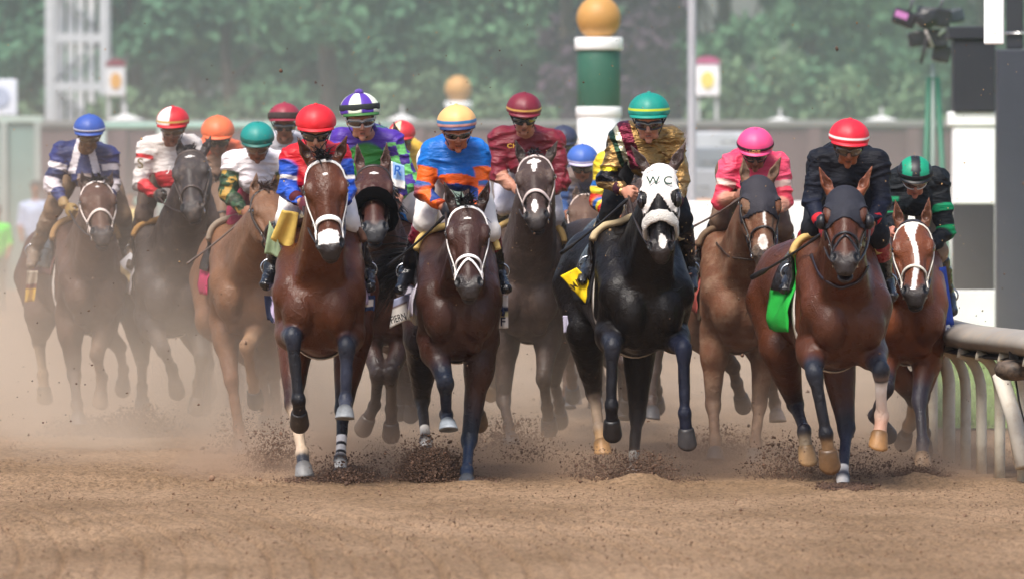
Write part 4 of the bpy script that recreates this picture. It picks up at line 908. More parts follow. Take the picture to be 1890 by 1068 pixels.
    for q in (-1, 1):
        pts = [(q * .088, -.045, -.062), (q * .100, -.01, -.045), (q * .112, .04, -.022), (q * .10, .09, -.012)]
        V_, F_ = tube(pts, .011, 6, .003, up=(q, 0, .1)); mk('goggle_strap', Lh(V_), F_, M['cloth'], go, np.tile(gg.get('strap', fc), (len(V_), 1)))
    pts = [(-.088, -.01, -.03), (-.082, -.035, -.10), (-.055, -.062, -.165), (0, -.078, -.188), (.055, -.062, -.165), (.082, -.035, -.10), (.088, -.01, -.03)]
    V_, F_ = tube(smooth_pts(np.array(pts), 1), .007, 6, .003); mk('chin_strap', Lh(V_), F_, M['cloth'], hm, np.tile(srgb('1a1a1a'), (len(V_), 1)))
    return hm
def rider(sp, H=None):
    R = Rider(); Y0 = sp['Y']; vox = sp.get('vox', .0068); YH = Y0 + sp.get('dh', .10); g = 1.0
    sk = sp.get('skin', SKIN); hm = 'skin_dirty' if sp.get('dirty') else 'skin'
    c, hr, Rm = headframe(sp, YH); L = lambda x, f, z: np.array([x, -f, z]) * hr @ Rm.T + c; RR = Rm.T
    s = Sdf(.02)
    E = lambda x, f, z, r, **k: s.ell(L(x, f, z), np.array(r) * hr, R=RR, **k)
    E(0, -.005, .0, (.078, .098, .10)); E(0, .045, -.055, (.066, .055, .062)); E(0, .04, -.115, (.050, .052, .058), k=.03)
    for q in (-1, 1):
        E(q * .036, .072, -.092, (.024, .020, .026), k=.015); E(q * .080, -.002, -.068, (.010, .020, .032), k=.006)
        E(q * .030, .088, -.050, (.020, .012, .014), k=.008, neg=True, col=sk * .55)
        E(q * .030, .083, -.053, (.011, .010, .008), k=.004, col=srgb('2a1c18'))
        E(q * .013, .104, -.098, (.009, .010, .008), k=.006); E(q * .042, .05, -.14, (.018, .03, .022), k=.02)
    s.cone(L(0, .094, -.045), L(0, .116, -.092), .009 * hr, .013 * hr, k=.008)
    E(0, .093, -.024, (.055, .014, .012), k=.012)
    E(0, .095, -.122, (.024, .008, .006), k=.004, col=sk * np.array([.85, .55, .5])); E(0, .092, -.136, (.021, .010, .007), k=.004, col=sk * np.array([.85, .55, .5]))
    E(0, .104, -.129, (.024, .010, .0028), k=.002, neg=True, col=sk * .3)
    E(0, .082, -.162, (.021, .020, .020), k=.012)
    j = {}
    dd = dict(sL=.34, sR=.34, eL=.30, eR=.30, hL=.12, hR=.12, hip=.95, kL=.44, kR=.44, aL=.74, aR=.74, tL=.54, tR=.54, ch=.30)
    dd.update(sp.get('d', {}))
    for k in ('sL', 'sR', 'eL', 'eR', 'hL', 'hR', 'kL', 'kR', 'aL', 'aR', 'tL', 'tR', 'hip', 'ch'):
        if k in sp['j']: j[k] = P(*sp['j'][k], Y0 + dd[k])
    X = np.array([1., 0, 0]); Zu = np.array([0, 0, 1.])
    if 'hip' not in j: m_ = (j['sL'] + j['sR']) / 2; j['hip'] = m_ + np.array([-.02, dd['hip'] - dd['sL'], -.02])
    ms = (j['sL'] + j['sR']) / 2; nk = ms + Zu * .03 + np.array([0, -.03, 0]); hp = j['hip']
    s.cone(L(0, -.03, -.07), nk, .052, .062, k=.03)
    s.cone(j['sL'], j['sR'], .065, .065, k=.05); s.cone(ms + [0, .10, -.03], hp, .11, .12, k=.06)
    hL, hR = hp + [-.10, 0, -.03], hp + [.10, 0, -.03]
    glv = sp.get('glove'); hc = glv if glv is not None else sk
    for q, a in ((-1, 'L'), (1, 'R')):
        S_, El, Hd = j['s' + a], j['e' + a], j['h' + a]
        s.cone(S_, El, .048, .038, k=.03); d = nrm(Hd - El); W = Hd - d * .05
        s.cone(El, W, .036, .025, k=.015); hand(s, W, d, np.array([-q * .35, -.1, 1.]), np.array([-q * 1., .1, -.2]), hc, sp.get('hsz', .95))
        K, A = j.get('k' + a), j.get('a' + a)
        if K is not None: s.cone((hL, hR)[q > 0], K, .085, .055, k=.03)
        if A is not None:
            s.cone(K, A, .052, .036, k=.02); tn = j['t' + a]; s.cone(A, tn, .034, .028, k=.015)
    R.j = j; R.sdf = s
    V, F = s.mesh(vox, 1); cols = s.colors(V, sk, .004)
    root = thing('person', (ms[0], Y0 + .5, 0), sp['label'], 'person', 'jockeys riding in the race'); R.root = root
    root.location = [float(v) for v in (hp[0], hp[1], hp[2] - .2)]
    mk('body', V, F, M[hm], root, cols)
    helmet(root, c, hr, Rm, sp)
    # silks: jacket over torso and arms
    jk = Sdf(.035); sc = sp['silks']; u = 1.0
    A, B_ = j['sL'], j['sR']
    jk.cone(A + [.02, 0, 0], B_ - [.02, 0, 0], .080, .080, k=.05, col=sc.get('yoke', sc['body'])); jk.cone(ms + [0, .10, -.04], hp, .142, .140, k=.06, col=sc['body'], sq=(X, 1.15))
    if 'ch' in j: jk.cone(ms + [0, .04, -.03], j['ch'], .120, .085, k=.06, col=sc.get('chest', sc['body']), sq=(X, 1.35))
    jk.cone(nk + [0, 0, .015], nk + [0, -.02, .055], .062, .058, k=.02, col=sc.get('collar', sc['body']))
    for q, a in ((-1, 'L'), (1, 'R')):
        S_, El, Hd = j['s' + a], j['e' + a], j['h' + a]; d = nrm(Hd - El); W = Hd - d * .075
        up = sc.get('up' + a, sc.get('up', sc['body'])); fo = sc.get('fo' + a, sc.get('fo', sc['body']))
        jk.cone(S_, El, .073, .057, k=.04, col=up); jk.cone(El, W, .055, .037, k=.025, col=fo)
    V, F = jk.mesh(vox, 2); cols = jk.colors(V, sc['body'] if not isinstance(sc['body'], list) else sc['body'][0][1], .0025)
    if 'fn' in sc: cols = sc['fn'](V, cols, j, ms)
    N = vnormals(V, F)
    # folds: creases running across the arms and down the back
    w1 = fbm(V * np.array([6, 6, 6]) + 3.1, 2); w2 = np.abs(fbm(V * np.array([5, 5, 13]) + w1[:, None] * 2.0, 2) - .40); V = V + N * (np.clip(.09 - w2, 0, 1) * .16 * sp.get('fold', 1) + (w1 - .40) * .022)[:, None]; V = lap(V, F, 1)
    mk('silks_jacket', V, F, M[sp.get('silkmat', 'silk_dirty' if sp.get('dirty') else 'silk')], root, cols)
    cm = 'cloth_dirty' if sp.get('dirty') else 'cloth'; bm = 'boot_dirty' if sp.get('dirty') else 'boot'
    cu = sc.get('cuff')
    for q, a in ((-1, 'L'), (1, 'R')):
        El, Hd = j['e' + a], j['h' + a]; d = nrm(Hd - El); W = Hd - d * .07
        if cu is not None: v, f = tube([W - d * .045, W - d * .02, W + d * .01], [.046, .045, .036], 16); mk('cuff', v, f, M[cm], root, np.tile(cu, (len(v), 1)))
    br = Sdf(.03); bc = sp.get('breech', WHITE)
    ok = False
    for q, a in ((-1, 'L'), (1, 'R')):
        if 'k' + a in j:
            ok = True; K, A_ = j['k' + a], j['a' + a]; br.cone((hL, hR)[q > 0], K, .110, .068, k=.05); br.cone(K, K + (A_ - K) * sp.get('blen', .22), .066, .060, k=.03)
    br.cone(hL, hR, .125, .125, k=.05)
    V, F = br.mesh(vox * 1.2, 2); N = vnormals(V, F); V = V + N * ((fbm(V * 14, 3) - .47) * .02)[:, None]; mk('breeches', V, F, M[cm], root, np.tile(bc, (len(V), 1)))
    for q, a in ((-1, 'L'), (1, 'R')):
        if 'k' + a not in j: continue
        K, A_, T_ = j['k' + a], j['a' + a], j['t' + a]; b = Sdf(.02); st = K + (A_ - K) * sp.get('btop', .20)
        tc = sp.get('boottop', srgb('141418')); kc = sp.get('boot', srgb('0f0f13'))
        b.cone(st, A_, .069, .052, k=.02, col=[(0, tc), (sp.get('btl', .25), tc), (sp.get('btl', .25) + .02, kc), (1, kc)]); f_ = nrm(T_ - A_)
        b.cone(A_, A_ + f_ * .05, .052, .050, k=.02, col=kc); b.cone(A_ + f_ * .03 + [0, 0, -.012], T_ + f_ * .02, .048, .036, k=.02, col=kc, sq=(X, 1.1))
        b.cone(A_ - f_ * .03 + [0, 0, -.03], A_ + f_ * .0 + [0, 0, -.04], .032, .032, k=.015, col=kc)
        V, F = b.mesh(vox, 2); N = vnormals(V, F); V = V + N * ((fbm(V * np.array([10, 10, 34]), 3) - .47) * .022)[:, None]
        mk('riding_boot', V, F, M[bm], root, b.colors(V, kc, .004))
        R.__dict__['foot' + a] = (A_, T_, f_)
    return R
def stirrup(H, A, T_, f_):
    c = A + f_ * .07; pts = []; X = np.array([1., 0, 0])
    up = np.array([0, 0, 1.])
    for t in np.linspace(-2.35, 2.35, 19): pts.append(c + X * .062 * math.sin(t) + up * (.052 * math.cos(t) + .03))
    pts = [c - X * .05 - up * .047] + pts[0:] + [c + X * .05 - up * .047]
    v, f = tube(pts, .006, 6, closed=True); mb = MB(); mb.add(v, f, srgb('b9bcc0')); v, f = box(c - up * .045, (.11, .035, .012)); mb.add(v, f, srgb('77777a'))
    o = mb.build('stirrup', M['metal'], H.root); top = c + up * .085; b = H.T(0, .70, .60); b = b + X * (.2 if c[0] > b[0] else -.2)
    v, f = tube([top, (top + b) / 2 + X * (.03 if c[0] > b[0] else -.03), b], .012, 6, .003); mk('stirrup_leather', v, f, M['leather'], H.root, np.tile(srgb('2a2020'), (len(v), 1)))
def reins(H, R, col=srgb('2b2320')):
    for i, a in ((0, 'L'), (1, 'R')):
        b = H.bits[i]; h = R.j['h' + a]; side = -1 if i == 0 else 1
        m = (b + h) / 2 + np.array([side * .03, 0, -.04]); t = np.linspace(0, 1, 12)[:, None]; pts = (1 - t) ** 2 * b + 2 * t * (1 - t) * m + t * t * h
        v, f = tube(pts, .009, 6, .004); mk('rein', v, f, M['leather'], H.root, np.tile(col, (len(v), 1)))
def whip(p, label, r=.008, tip=.013, col=srgb('1b1a1c')):
    p = [np.array(q) for q in p]; n = 14; t = np.linspace(0, 1, n)[:, None]; pts = (1 - t) * p[0] + t * p[-1] + np.array([0, 0, -.012]) * np.sin(t * math.pi)
    rr = np.where(t[:, 0] > .78, tip, r); rr[:3] = .012; v, f = tube(pts, rr, 8); mb = MB(); v = v
    o = mb.add(v, f, col).build('riding_whip', M['leather'], None, loc=p[0]); tag(o, label, 'riding whip', 'whips carried by the jockeys'); return o
def flap(name, parent, quad, Y, colf, mt='cloth', wave=.012, nu=14, nv=14, th=.004, seed=0):
    """a loose piece of cloth spanning four photo corners (tl, tr, br, bl) at its real depths"""
    Ys = Y if np.ndim(Y) else [Y] * 4; q = [P(*a, y) for a, y in zip(quad, Ys)]; V = []; C = []
    for i in range(nv):
        v = i / (nv - 1)
        for k in range(nu):
            u = k / (nu - 1); p = (q[0] * (1 - u) + q[1] * u) * (1 - v) + (q[3] * (1 - u) + q[2] * u) * v
            p = p + np.array([.25, 1, .15]) * wave * math.sin(u * 9 + v * 2 + seed) * (.3 + v); V.append(p); C.append(colf(u, v))
    V = np.array(V); F = np.array([(i * nu + k, (i + 1) * nu + k, (i + 1) * nu + k + 1, i * nu + k + 1) for i in range(nv - 1) for k in range(nu - 1)]); N = vnormals(V, F); n = len(V)
    e = np.concatenate([F[:, [i, (i + 1) % 4]] for i in range(4)]); key = e[:, 0] * n + e[:, 1]; bd = e[~np.isin(key, e[:, 1] * n + e[:, 0])]
    V2 = np.concatenate([V, V - N * th]); F2 = np.concatenate([F, F[:, ::-1] + n, np.stack([bd[:, 0], bd[:, 0] + n, bd[:, 1] + n, bd[:, 1]], 1)])
    return mk(name, V2, F2, M[mt], parent, np.concatenate([C, C]))
def text(name, s_, parent, px, py, Y, hpx, col, rot=0., ext=.002, yaw=0., mt='cloth', tilt=0., squeeze=1.):
    """raised lettering, hpx tall in the photo"""
    c = bpy.data.curves.new(name, 'FONT'); c.body = s_; c.size = 1; c.extrude = .01; c.align_x = 'CENTER'; c.align_y = 'CENTER'; c.offset = .012
    o = bpy.data.objects.new(name, c); COL.objects.link(o); bpy.context.view_layer.update()
    me = bpy.data.meshes.new_from_object(o.evaluated_get(bpy.context.evaluated_depsgraph_get())); bpy.data.objects.remove(o)
    n = len(me.vertices); V = np.zeros(n * 3, np.float32); me.vertices.foreach_get('co', V); V = V.reshape(-1, 3)
    F = [tuple(p.vertices) for p in me.polygons]; bpy.data.meshes.remove(me)
    h = V[:, 1].max() - V[:, 1].min(); k = hpx / FX * Y / h; V = V * k; V[:, 0] *= squeeze; V[:, 2] *= ext / (.01 * k + 1e-9)
    W = np.stack([V[:, 0], -V[:, 2], V[:, 1]], 1) @ roty(rot).T @ rotx(tilt).T @ rotz(yaw).T + P(px, py, Y)
    return mk(name, W, F, M[mt], parent, np.tile(col, (len(W), 1)), smooth=False)
# ------------------------------------------------------------------ patterns woven into the silks
def band_fn(V, c, ms, bands):
    d = V - ms; c = c.copy()
    for z0, z1, w_, col in bands: zz = d[:, 2] + 1.6 * d[:, 0] ** 2; c[(zz < z0) & (zz > z1) & (np.abs(d[:, 0]) < w_)] = col
    return c
def sash_fn(V, c, ms):
    d = V - ms; c = c.copy(); x = d[:, 0] + .35 * d[:, 2]
    for a, b, col in ((-.165, -.085, '5a1228'), (-.20, -.165, 'c8c4a8'), (-.235, -.20, '1c3a28')): c[(x > a) & (x < b) & (d[:, 2] > -.20)] = srgb(col)
    c[(np.abs(d[:, 2] + .24) < .045) & (d[:, 0] < -.16)] = srgb('15141a'); c[(np.abs(d[:, 2] + .20) < .014) & (d[:, 0] < -.19)] = srgb('c8b020')
    return c
def check_fn(V, c, ms):
    d = V - ms; c = c.copy(); m = (d[:, 0] > .11) & (d[:, 2] < -.015); k = (np.floor((d[:, 0] + d[:, 2] * .25) / .062) + np.floor((d[:, 2] - d[:, 0] * .2) / .07)) % 2
    c[m & (k == 0)] = srgb('432a80'); c[m & (k == 1)] = srgb('6cb868'); return c
def camo_fn(V, c):
    g = (c[:, 1] > c[:, 0] * 1.2) & (c[:, 0] < .2); n = fbm(V * 17, 3); c = c.copy(); c[g & (n > .52)] = srgb('a8843c'); c[g & (n < .42)] = srgb('16301f'); return c
def vee_fn(V, c, ms):
    d = V - ms; c = c.copy(); x = np.abs(d[:, 0] - .0); m = (np.abs(x - (.055 - .25 * (d[:, 2] - .02))) < .028) & (d[:, 2] > -.14) & (x < .15); c[m] = srgb('cfc8cc'); c[(x < .05) & (d[:, 2] < -.14)] = srgb('8a7a74'); return c
# ------------------------------------------------------------------ the field
def spot(x0, t0, rx, rt): return lambda x, t: (((x - x0) / rx) ** 2 + ((t - t0) / rt) ** 2 < 1) * 1.0
def capc(c, band=None, bz=.16): return lambda a, z: (band if band is not None and z < bz else c)
def cap2(c, z0, z1, band): return lambda a, z: (band if z0 < z < z1 else c)
NAVYLEG = srgb('20232e'); SILVER = srgb('777a7c'); GREEN = srgb('0e8a72')
def pair(h, r, st=('L', 'R'), rein=srgb('2b2320')):
    H = horse(h); R = rider(r, H); reins(H, R, rein)
    for a in st:
        if 'k' + a in R.j: stirrup(H, *getattr(R, 'foot' + a))
    return H, R

# --- bay, white noseband, front rank left of centre
H_F, R_F = pair(dict(Y=44.3, cx=590, cb=664, W=.285, poll=(597, 290), nose=(611, 474), ears=[(548, 252), (641, 250)], body=srgb('4e2916'), pt=NAVYLEG,
    label='bay racehorse with white noseband and white patch on its nose',
    mark=lambda x, t: np.maximum(spot(-.0, .13, .010, .010)(x, t), (np.abs(x + .005) < .046) * (t > .455) * (t < .535) * 1.0),
    tack=dict(bridle=srgb('f0eeea'), nose=srgb('f4f2ee'), bmat='cloth', bw=.022, nw=.034, nt=.41, cloth=lambda u, t: srgb('b3a6c4'), cth=100, pad=srgb('6a4a3a')),
    fl=.11, flup=1,
    legs=dict(
        FL=dict(k=(540, 622, -1), f=(551, 738, 1), h=(553, 780, 1), c=(NAVYLEG, srgb('17171c'), srgb('1c1c22')), hoof=srgb('332c28')),
        FR=dict(k=(640, 640, -1), f=(638, 738, -1), h=(636, 775, -1), c=(NAVYLEG, srgb('2c3040'), srgb('3a3d49')), hoof=SILVER),
        HL=dict(k=(541, 745, -1), f=(558, 835, -1), h=(562, 880, -1), c=(srgb('3a211a'), srgb('c4ad94'), srgb('2a2d36')), hoof=srgb('7d7c7b')),
        HR=dict(k=(634, 755, -1), f=(628, 848, -1), h=(628, 892, -1), c=(srgb('15141a'), srgb('15141a'), srgb('d8d4cc'), [(.1, srgb('15141a')), (.55, srgb('15141a')), (.56, WHITE), (.68, WHITE), (.69, srgb('15141a')), (.74, srgb('15141a')), (.75, WHITE), (.84, WHITE), (.85, srgb('15141a')), (.9, srgb('15141a')), (.91, WHITE)]), hoof=HOOFD))),
  dict(Y=44.3, helm=(583, 236, 75), label='jockey in plain red cap with red and royal blue silks', cap=capc(srgb('cf1a26')), tilt=24,
    j=dict(sL=(540, 292), sR=(628, 290), eL=(530, 350), eR=(640, 352), hL=(560, 378), hR=(632, 380), kL=(530, 402), kR=(644, 410), aL=(503, 492), aR=(676, 497), tL=(492, 524), tR=(682, 528), ch=(583, 330)),
    silks=dict(body=srgb('b3121f'), yoke=srgb('c01522'), up=[(0, srgb('c01522')), (.12, srgb('c01522')), (.15, srgb('1f49a8')), (.60, srgb('1f49a8')), (.61, WHITE), (.72, WHITE), (.73, srgb('1f49a8')), (1, srgb('1f49a8'))], fo=srgb('2450b4'), cuff=srgb('4a1420')), glove=srgb('551a26')))
flap('saddle_towel', H_F.root, [(520, 388), (552, 393), (541, 470), (500, 440)], [44.50, 44.50, 44.60, 44.62], lambda u, v: srgb('d2b25c'), seed=2)
flap('saddle_towel', H_F.root, [(497, 408), (512, 440), (524, 478), (489, 468)], [44.64, 44.60, 44.62, 44.68], lambda u, v: srgb('93a583'), seed=3)
flap('saddle_towel', H_F.root, [(488, 545), (514, 548), (517, 600), (493, 590)], 44.85, lambda u, v: srgb('2a2f45') if u < .45 + .1 * math.sin(v * 9) else srgb('c3b5d6'), seed=5)
flap('number_cloth', H_F.root, [(668, 545), (692, 545), (691, 573), (669, 573)], 44.85, lambda u, v: WHITE if .3 < v < .75 and .2 < u < .85 else srgb('25375e'), seed=6)

# --- dark bay, blue and orange silks
H_I, R_I = pair(dict(Y=44.7, cx=846, cb=672, W=.262, drift=-.05, poll=(862, 378), nose=(866, 543), ears=[(816, 324), (906, 322)], body=srgb('38211a'), pt=NAVYLEG, earcol=srgb('35231d'),
    label='dark bay racehorse with white bridle under the jockey in blue and orange', mark=spot(.0, .13, .014, .008), fl=.12, flup=1,
    tack=dict(bridle=srgb('ece8e4'), nose=srgb('f0ecea'), bmat='cloth', bw=.022, nw=.022, nt=.40, fig8=1, cloth=lambda u, t: srgb('c9c2d0') if t < 0 else srgb('1e2340'), cth=108, flare=.05, pad=srgb('d9bb74')),
    taildir=(-.75, .5, .35), tail=.8,
    legs=dict(
        FL=dict(k=(822, 706, -1), f=(824, 765, 1), h=(828, 796, -1), c=(srgb('1f2532'), srgb('222838'), srgb('262c3a')), hoof=srgb('8d949b')),
        FR=dict(k=(866, 810, -1), f=(862, 868, -1), h=(861, 898, -1), c=(srgb('181f2c'), srgb('1b2538'), srgb('1b2538')), hoof=HOOFD, s=.95),
        HL=dict(k=(778, 735, 1), f=(786, 812, -1), h=(789, 850, -1), c=(srgb('121218'), srgb('121218'), WHITE, [(.7, srgb('121218')), (.72, WHITE)]), up=srgb('17141a')),
        HR=dict(k=(885, 700, 1), f=(880, 742, 1), h=(884, 780, 1), c=(PT, PT, PT), hoof=HOOFB))),
  dict(Y=44.7, helm=(843, 236, 73), label='jockey in cream cap with bright blue and orange silks', cap=lambda a, z: srgb('2f73a8') if .02 < z < .20 else (srgb('c98f86') if -.14 < z <= .02 else srgb('e0b070')), peak=srgb('1e3566'), tilt=20, hyaw=4, roll=-3,
    gog=dict(frame=srgb('c98f7c'), lens=srgb('100c0c')), skin=srgb('a8684c'),
    j=dict(sL=(798, 280), sR=(880, 282), eL=(781, 352), eR=(887, 350), hL=(823, 388), hR=(876, 400), kL=(783, 408), kR=(903, 425), aL=(753, 500), aR=(918, 500), tL=(740, 532), tR=(932, 530), ch=(846, 325)),
    silks=dict(body=srgb('0f63b8'), up=[(0, srgb('0f6cc4')), (.42, srgb('0f6cc4')), (.43, srgb('e2621a')), (.80, srgb('e2621a')), (.81, srgb('2a62a8')), (1, srgb('182c5c'))], fo=[(0, srgb('e2621a')), (1, srgb('de5f1c'))],
        fn=lambda V, c, j, ms: band_fn(V, c, ms, [(-.135, -.195, .15, srgb('dd5a18')), (-.195, -.28, .15, srgb('1a3a78')), (-.28, -.33, .11, srgb('a8401c'))])), glove=srgb('191a22'), btop=.16, boottop=srgb('7a1f30'), btl=.25))
def sheet_txt(u, v): return srgb('ddd8e6')
flap('number_cloth', H_I.root, [(727, 552), (757, 540), (750, 590), (718, 606)], [45.5, 45.4, 45.4, 45.5], lambda u, v: WHITE if v > .35 else (srgb('6a5048') if v > .28 else srgb('9fa4c0')), wave=.006, seed=1)
text('lettering', 'FIERN', H_I.root, 735, 587, 45.37, 13, srgb('14121c'), rot=-.30, squeeze=.62)
flap('saddle_cloth_corner', H_I.root, [(757, 542), (773, 560), (776, 604), (752, 590)], 45.3, lambda u, v: srgb('cfc8dc') if v < .6 else srgb('d2cabb'), seed=4)
flap('number_cloth', H_I.root, [(918, 545), (938, 545), (938, 605), (916, 606)], 45.35, lambda u, v: (WHITE if v > .62 else (srgb('cdc08e') if v > .5 else (srgb('17203e') if u < .5 or v > .38 else WHITE))), wave=.004, seed=9)
text('lettering', 'F', H_I.root, 928, 594, 45.31, 16, srgb('121a3a'))

# --- black, white blinker hood
H_N, R_N = pair(dict(Y=45.0, cx=1186, cb=664, W=.30, drift=-.17, poll=(1216, 308), nose=(1219, 477), ears=[(1160, 262), (1266, 262)], body=srgb('100c0b'), pt=srgb('1a1c26'), earcol=srgb('4b3c38'), slope=.02,
    coat='coat_black', label='black racehorse wearing a white blinker hood and white fleece noseband', yaw=-4, nw=1.12, hs=1.04,
    mark=lambda x, t: spot(.012, .505, .020, .045)(x, t), forelock=0,
    tack=dict(bridle=srgb('2a1c1a'), nose=srgb('d9d4cc'), nmat='fleece', nw=.085, nth=.034, nt=.375, cloth=lambda u, t: srgb('15141a'), cth=100, pad=srgb('c9b48e')),
    legs=dict(
        FL=dict(k=(1130, 640, -1), f=(1128, 748, 1), h=(1130, 800, 1), c=(srgb('22252f'), srgb('15151b'), srgb('15151b')), hoof=srgb('1c1a1c')),
        FR=dict(k=(1262, 645, -1), f=(1264, 762, 1), h=(1268, 818, 1), c=(srgb('22273a'), srgb('1c2030'), srgb('1c2030')), hoof=srgb('3c3a3c')),
        HL=dict(k=(1096, 725, 1), f=(1106, 790, -1), h=(1113, 838, -1), c=(srgb('18161b'), srgb('a08a76'), srgb('c09a70')), hoof=srgb('b78a58')),
        HR=dict(k=(1176, 765, -1), f=(1168, 862, -1), h=(1169, 905, -1), c=(srgb('1a171b'), srgb('1a171b'), WHITE, [(.72, srgb('1a171b')), (.74, srgb('c9c4bc'))])))),
  dict(Y=45.0, helm=(1198, 216, 77), label='jockey in teal cap with yellow band and gold satin silks', cap=lambda a, z: srgb('b7c92a') if .08 < z < .22 else srgb('048274'), tilt=18, hyaw=-5,
    gog=dict(frame=srgb('3a4048'), lens=srgb('3a2620')), skin=srgb('b88068'), silkmat='satin',
    j=dict(sL=(1148, 252), sR=(1240, 256), eL=(1120, 332), eR=(1256, 335), hL=(1160, 358), hR=(1245, 392), kL=(1128, 386), kR=(1258, 405), aL=(1092, 488), aR=(1271, 495), tL=(1076, 514), tR=(1277, 528), ch=(1195, 300)),
    silks=dict(body=srgb('9a7a48'), up=srgb('a98550'), fo=srgb('b08d5c'), fn=lambda V, c, j, ms: sash_fn(V, c, ms), cuff=srgb('3a1424')), breech=srgb('101014'), boottop=srgb('101014')))
hood(H_N, WHITE, hole=.050, tmax=.30, tside=.36, vee=-.09, back=-.17)
for q in (-1, 1):
    c = H_N.Hh(q * .082, .218, .010); th = np.linspace(0, math.pi / 2, 8); Rm_ = np.array([H_N.Xh, H_N.Th, H_N.Nh]); n = 24; V = []
    for a in th: V += [c + (Rm_.T @ (np.array([q * .034 * math.cos(a) * 1, .056 * math.sin(a) * math.cos(b), .046 * math.sin(a) * math.sin(b)]) + [0, 0, -.018])) for b in np.linspace(0, 2 * math.pi, n + 1)[:-1]]
    F = [(i * n + j, i * n + (j + 1) % n, (i + 1) * n + (j + 1) % n, (i + 1) * n + j) for i in range(7) for j in range(n)]
    mk('blinker_cup', V, F, M['boot'], H_N.root, np.tile(srgb('231c1e'), (len(V), 1)))
p_, n_ = H_N.sdf.project(H_N.Hh(0, .115, .4), H_N.Hh(0, .115, 0), .016)[0], 0
text('hood_lettering', '𝔚 ℭ' if False else 'W C', H_N.root, 1217, 334, p_[1] - .012, 15, srgb('3c5a50'), tilt=.12, squeeze=1.15, ext=.003)
flap('number_cloth', H_N.root, [(1034, 509), (1064, 494), (1090, 520), (1080, 560)], [45.62, 45.55, 45.5, 45.5], lambda u, v: srgb('ecca14'), wave=.004, seed=1)
text('lettering', 'IMA', H_N.root, 1062, 526, 45.50, 14, srgb('5a4410'), rot=-.75, squeeze=.7)
flap('ribbon_tag', H_N.root, [(1039, 582), (1047, 582), (1051, 612), (1040, 614)], 46.2, lambda u, v: srgb('b9b5cc'), wave=.003)

# --- bay, dark blinker hood, green cloth
H_P, R_P = pair(dict(Y=43.8, cx=1554, cb=688, W=.278, drift=-.16, poll=(1560, 348), nose=(1560, 496), ears=[(1508, 300), (1613, 300)], body=srgb('4c2919'), pt=srgb('20222c'), earcol=srgb('7a4630'),
    label='bay racehorse wearing a dark blinker hood beside the rail', forelock=0, mouth=.012, nw=1.1, dpoll=-.55,
    tack=dict(bridle=srgb('17161b'), nose=srgb('17161b'), bw=.016, nw=.018, nt=.40, fig8=1, cloth=lambda u, t: srgb('1fa53a'), cth=116, flare=.055, pad=srgb('c8a868')),
    legs=dict(
        FL=dict(k=(1503, 688, -1), f=(1525, 800, 1), h=(1531, 856, 1), c=(srgb('20242e'), srgb('14141a'), srgb('745a40')), hoof=srgb('6f5236'), hs=1.1),
        FR=dict(k=(1626, 683, -1), f=(1627, 768, 1), h=(1620, 825, -1), c=(srgb('20242e'), srgb('d8b8a4'), srgb('c99c84'), [(.2, srgb('23262f')), (.24, WHITE)]), hoof=srgb('a87c4c')),
        HL=dict(k=(1468, 745, 1), f=(1484, 793, -1), h=(1491, 852, -1), c=(srgb('23222a'), srgb('23232c'), srgb('8f7e68')), hoof=srgb('a5835c')),
        HR=dict(k=(1562, 790, -1), f=(1556, 880, -1), h=(1555, 918, -1), c=(srgb('23222c'), srgb('2a2b3a'), WHITE, [(.78, srgb('2a2b3a')), (.8, WHITE)])))),
  dict(Y=43.8, helm=(1567, 263, 75), label='jockey in red cap with white band and plain black silks', silkmat='silk_black', cap=lambda a, z: srgb('f0e6e4') if .03 < z < .15 else srgb('cf1c30'), tilt=24, hyaw=3, roll=3, dh=.0,
    gog=dict(frame=srgb('4a3a30'), lens=srgb('2a1a14')), skin=srgb('8a5236'),
    j=dict(sL=(1516, 296), sR=(1620, 298), eL=(1499, 372), eR=(1628, 372), hL=(1520, 425), hR=(1605, 420), kL=(1500, 420), kR=(1622, 432), aL=(1464, 503), aR=(1633, 520), tL=(1450, 530), tR=(1645, 545), ch=(1566, 335)),
    silks=dict(body=srgb('14161e'), up=[(0, srgb('14161e')), (1, srgb('171b28'))], fo=[(0, srgb('171c2c')), (1, srgb('171c2c'))], cuff=srgb('b81c28')), breech=srgb('12131a'), boottop=srgb('8c2028'), btop=.22, btl=.28, glove=srgb('7a2024')))
hood(H_P, srgb('23242d'), hole=.045, tmax=.285, tside=.30, back=-.12)
for q, u in ((-1, 0), (1, 0)):
    c = H_P.Hh(q * .105, .235, -.02); v, f = lathe((0, 0, 0), [(.001, .03), (.028, .026), (.046, .008), (.050, -.02), (.044, -.02), (.001, .02)], 18); Rq = np.array([H_P.Th, H_P.Nh * q, H_P.Xh * q]).T
    mk('blinker_cup', v @ Rq.T + c, f, M['leather'], H_P.root, np.tile(srgb('14151b'), (len(v), 1)))
R_, N_ = strap_px(H_P, [(1497, 470), (1513, 512), (1550, 534), (1588, 520), (1603, 492)], .010, -.3); ribbon('breast_strap', H_P, smooth_pts(R_, 2), N_, .026, .012, srgb('26222c'), M['leather'])
flap('number_cloth', H_P.root, [(1455, 500), (1478, 478), (1472, 612), (1447, 560)], [45.1, 44.7, 44.8, 45.1], lambda u, v: srgb('d6d8e6') if (.42 < v < .72 and u < .35) else srgb('1ea03a'), wave=.02, seed=2)
flap('saddle_towel', H_P.root, [(1470, 520), (1476, 500), (1474, 612), (1450, 606)], [44.75, 44.7, 44.75, 44.8], lambda u, v: srgb('17903a'), wave=.02, seed=7)
text('lettering', 'JM', H_P.root, 1452, 566, 44.95, 9, srgb('3a3a55'), rot=-.5)

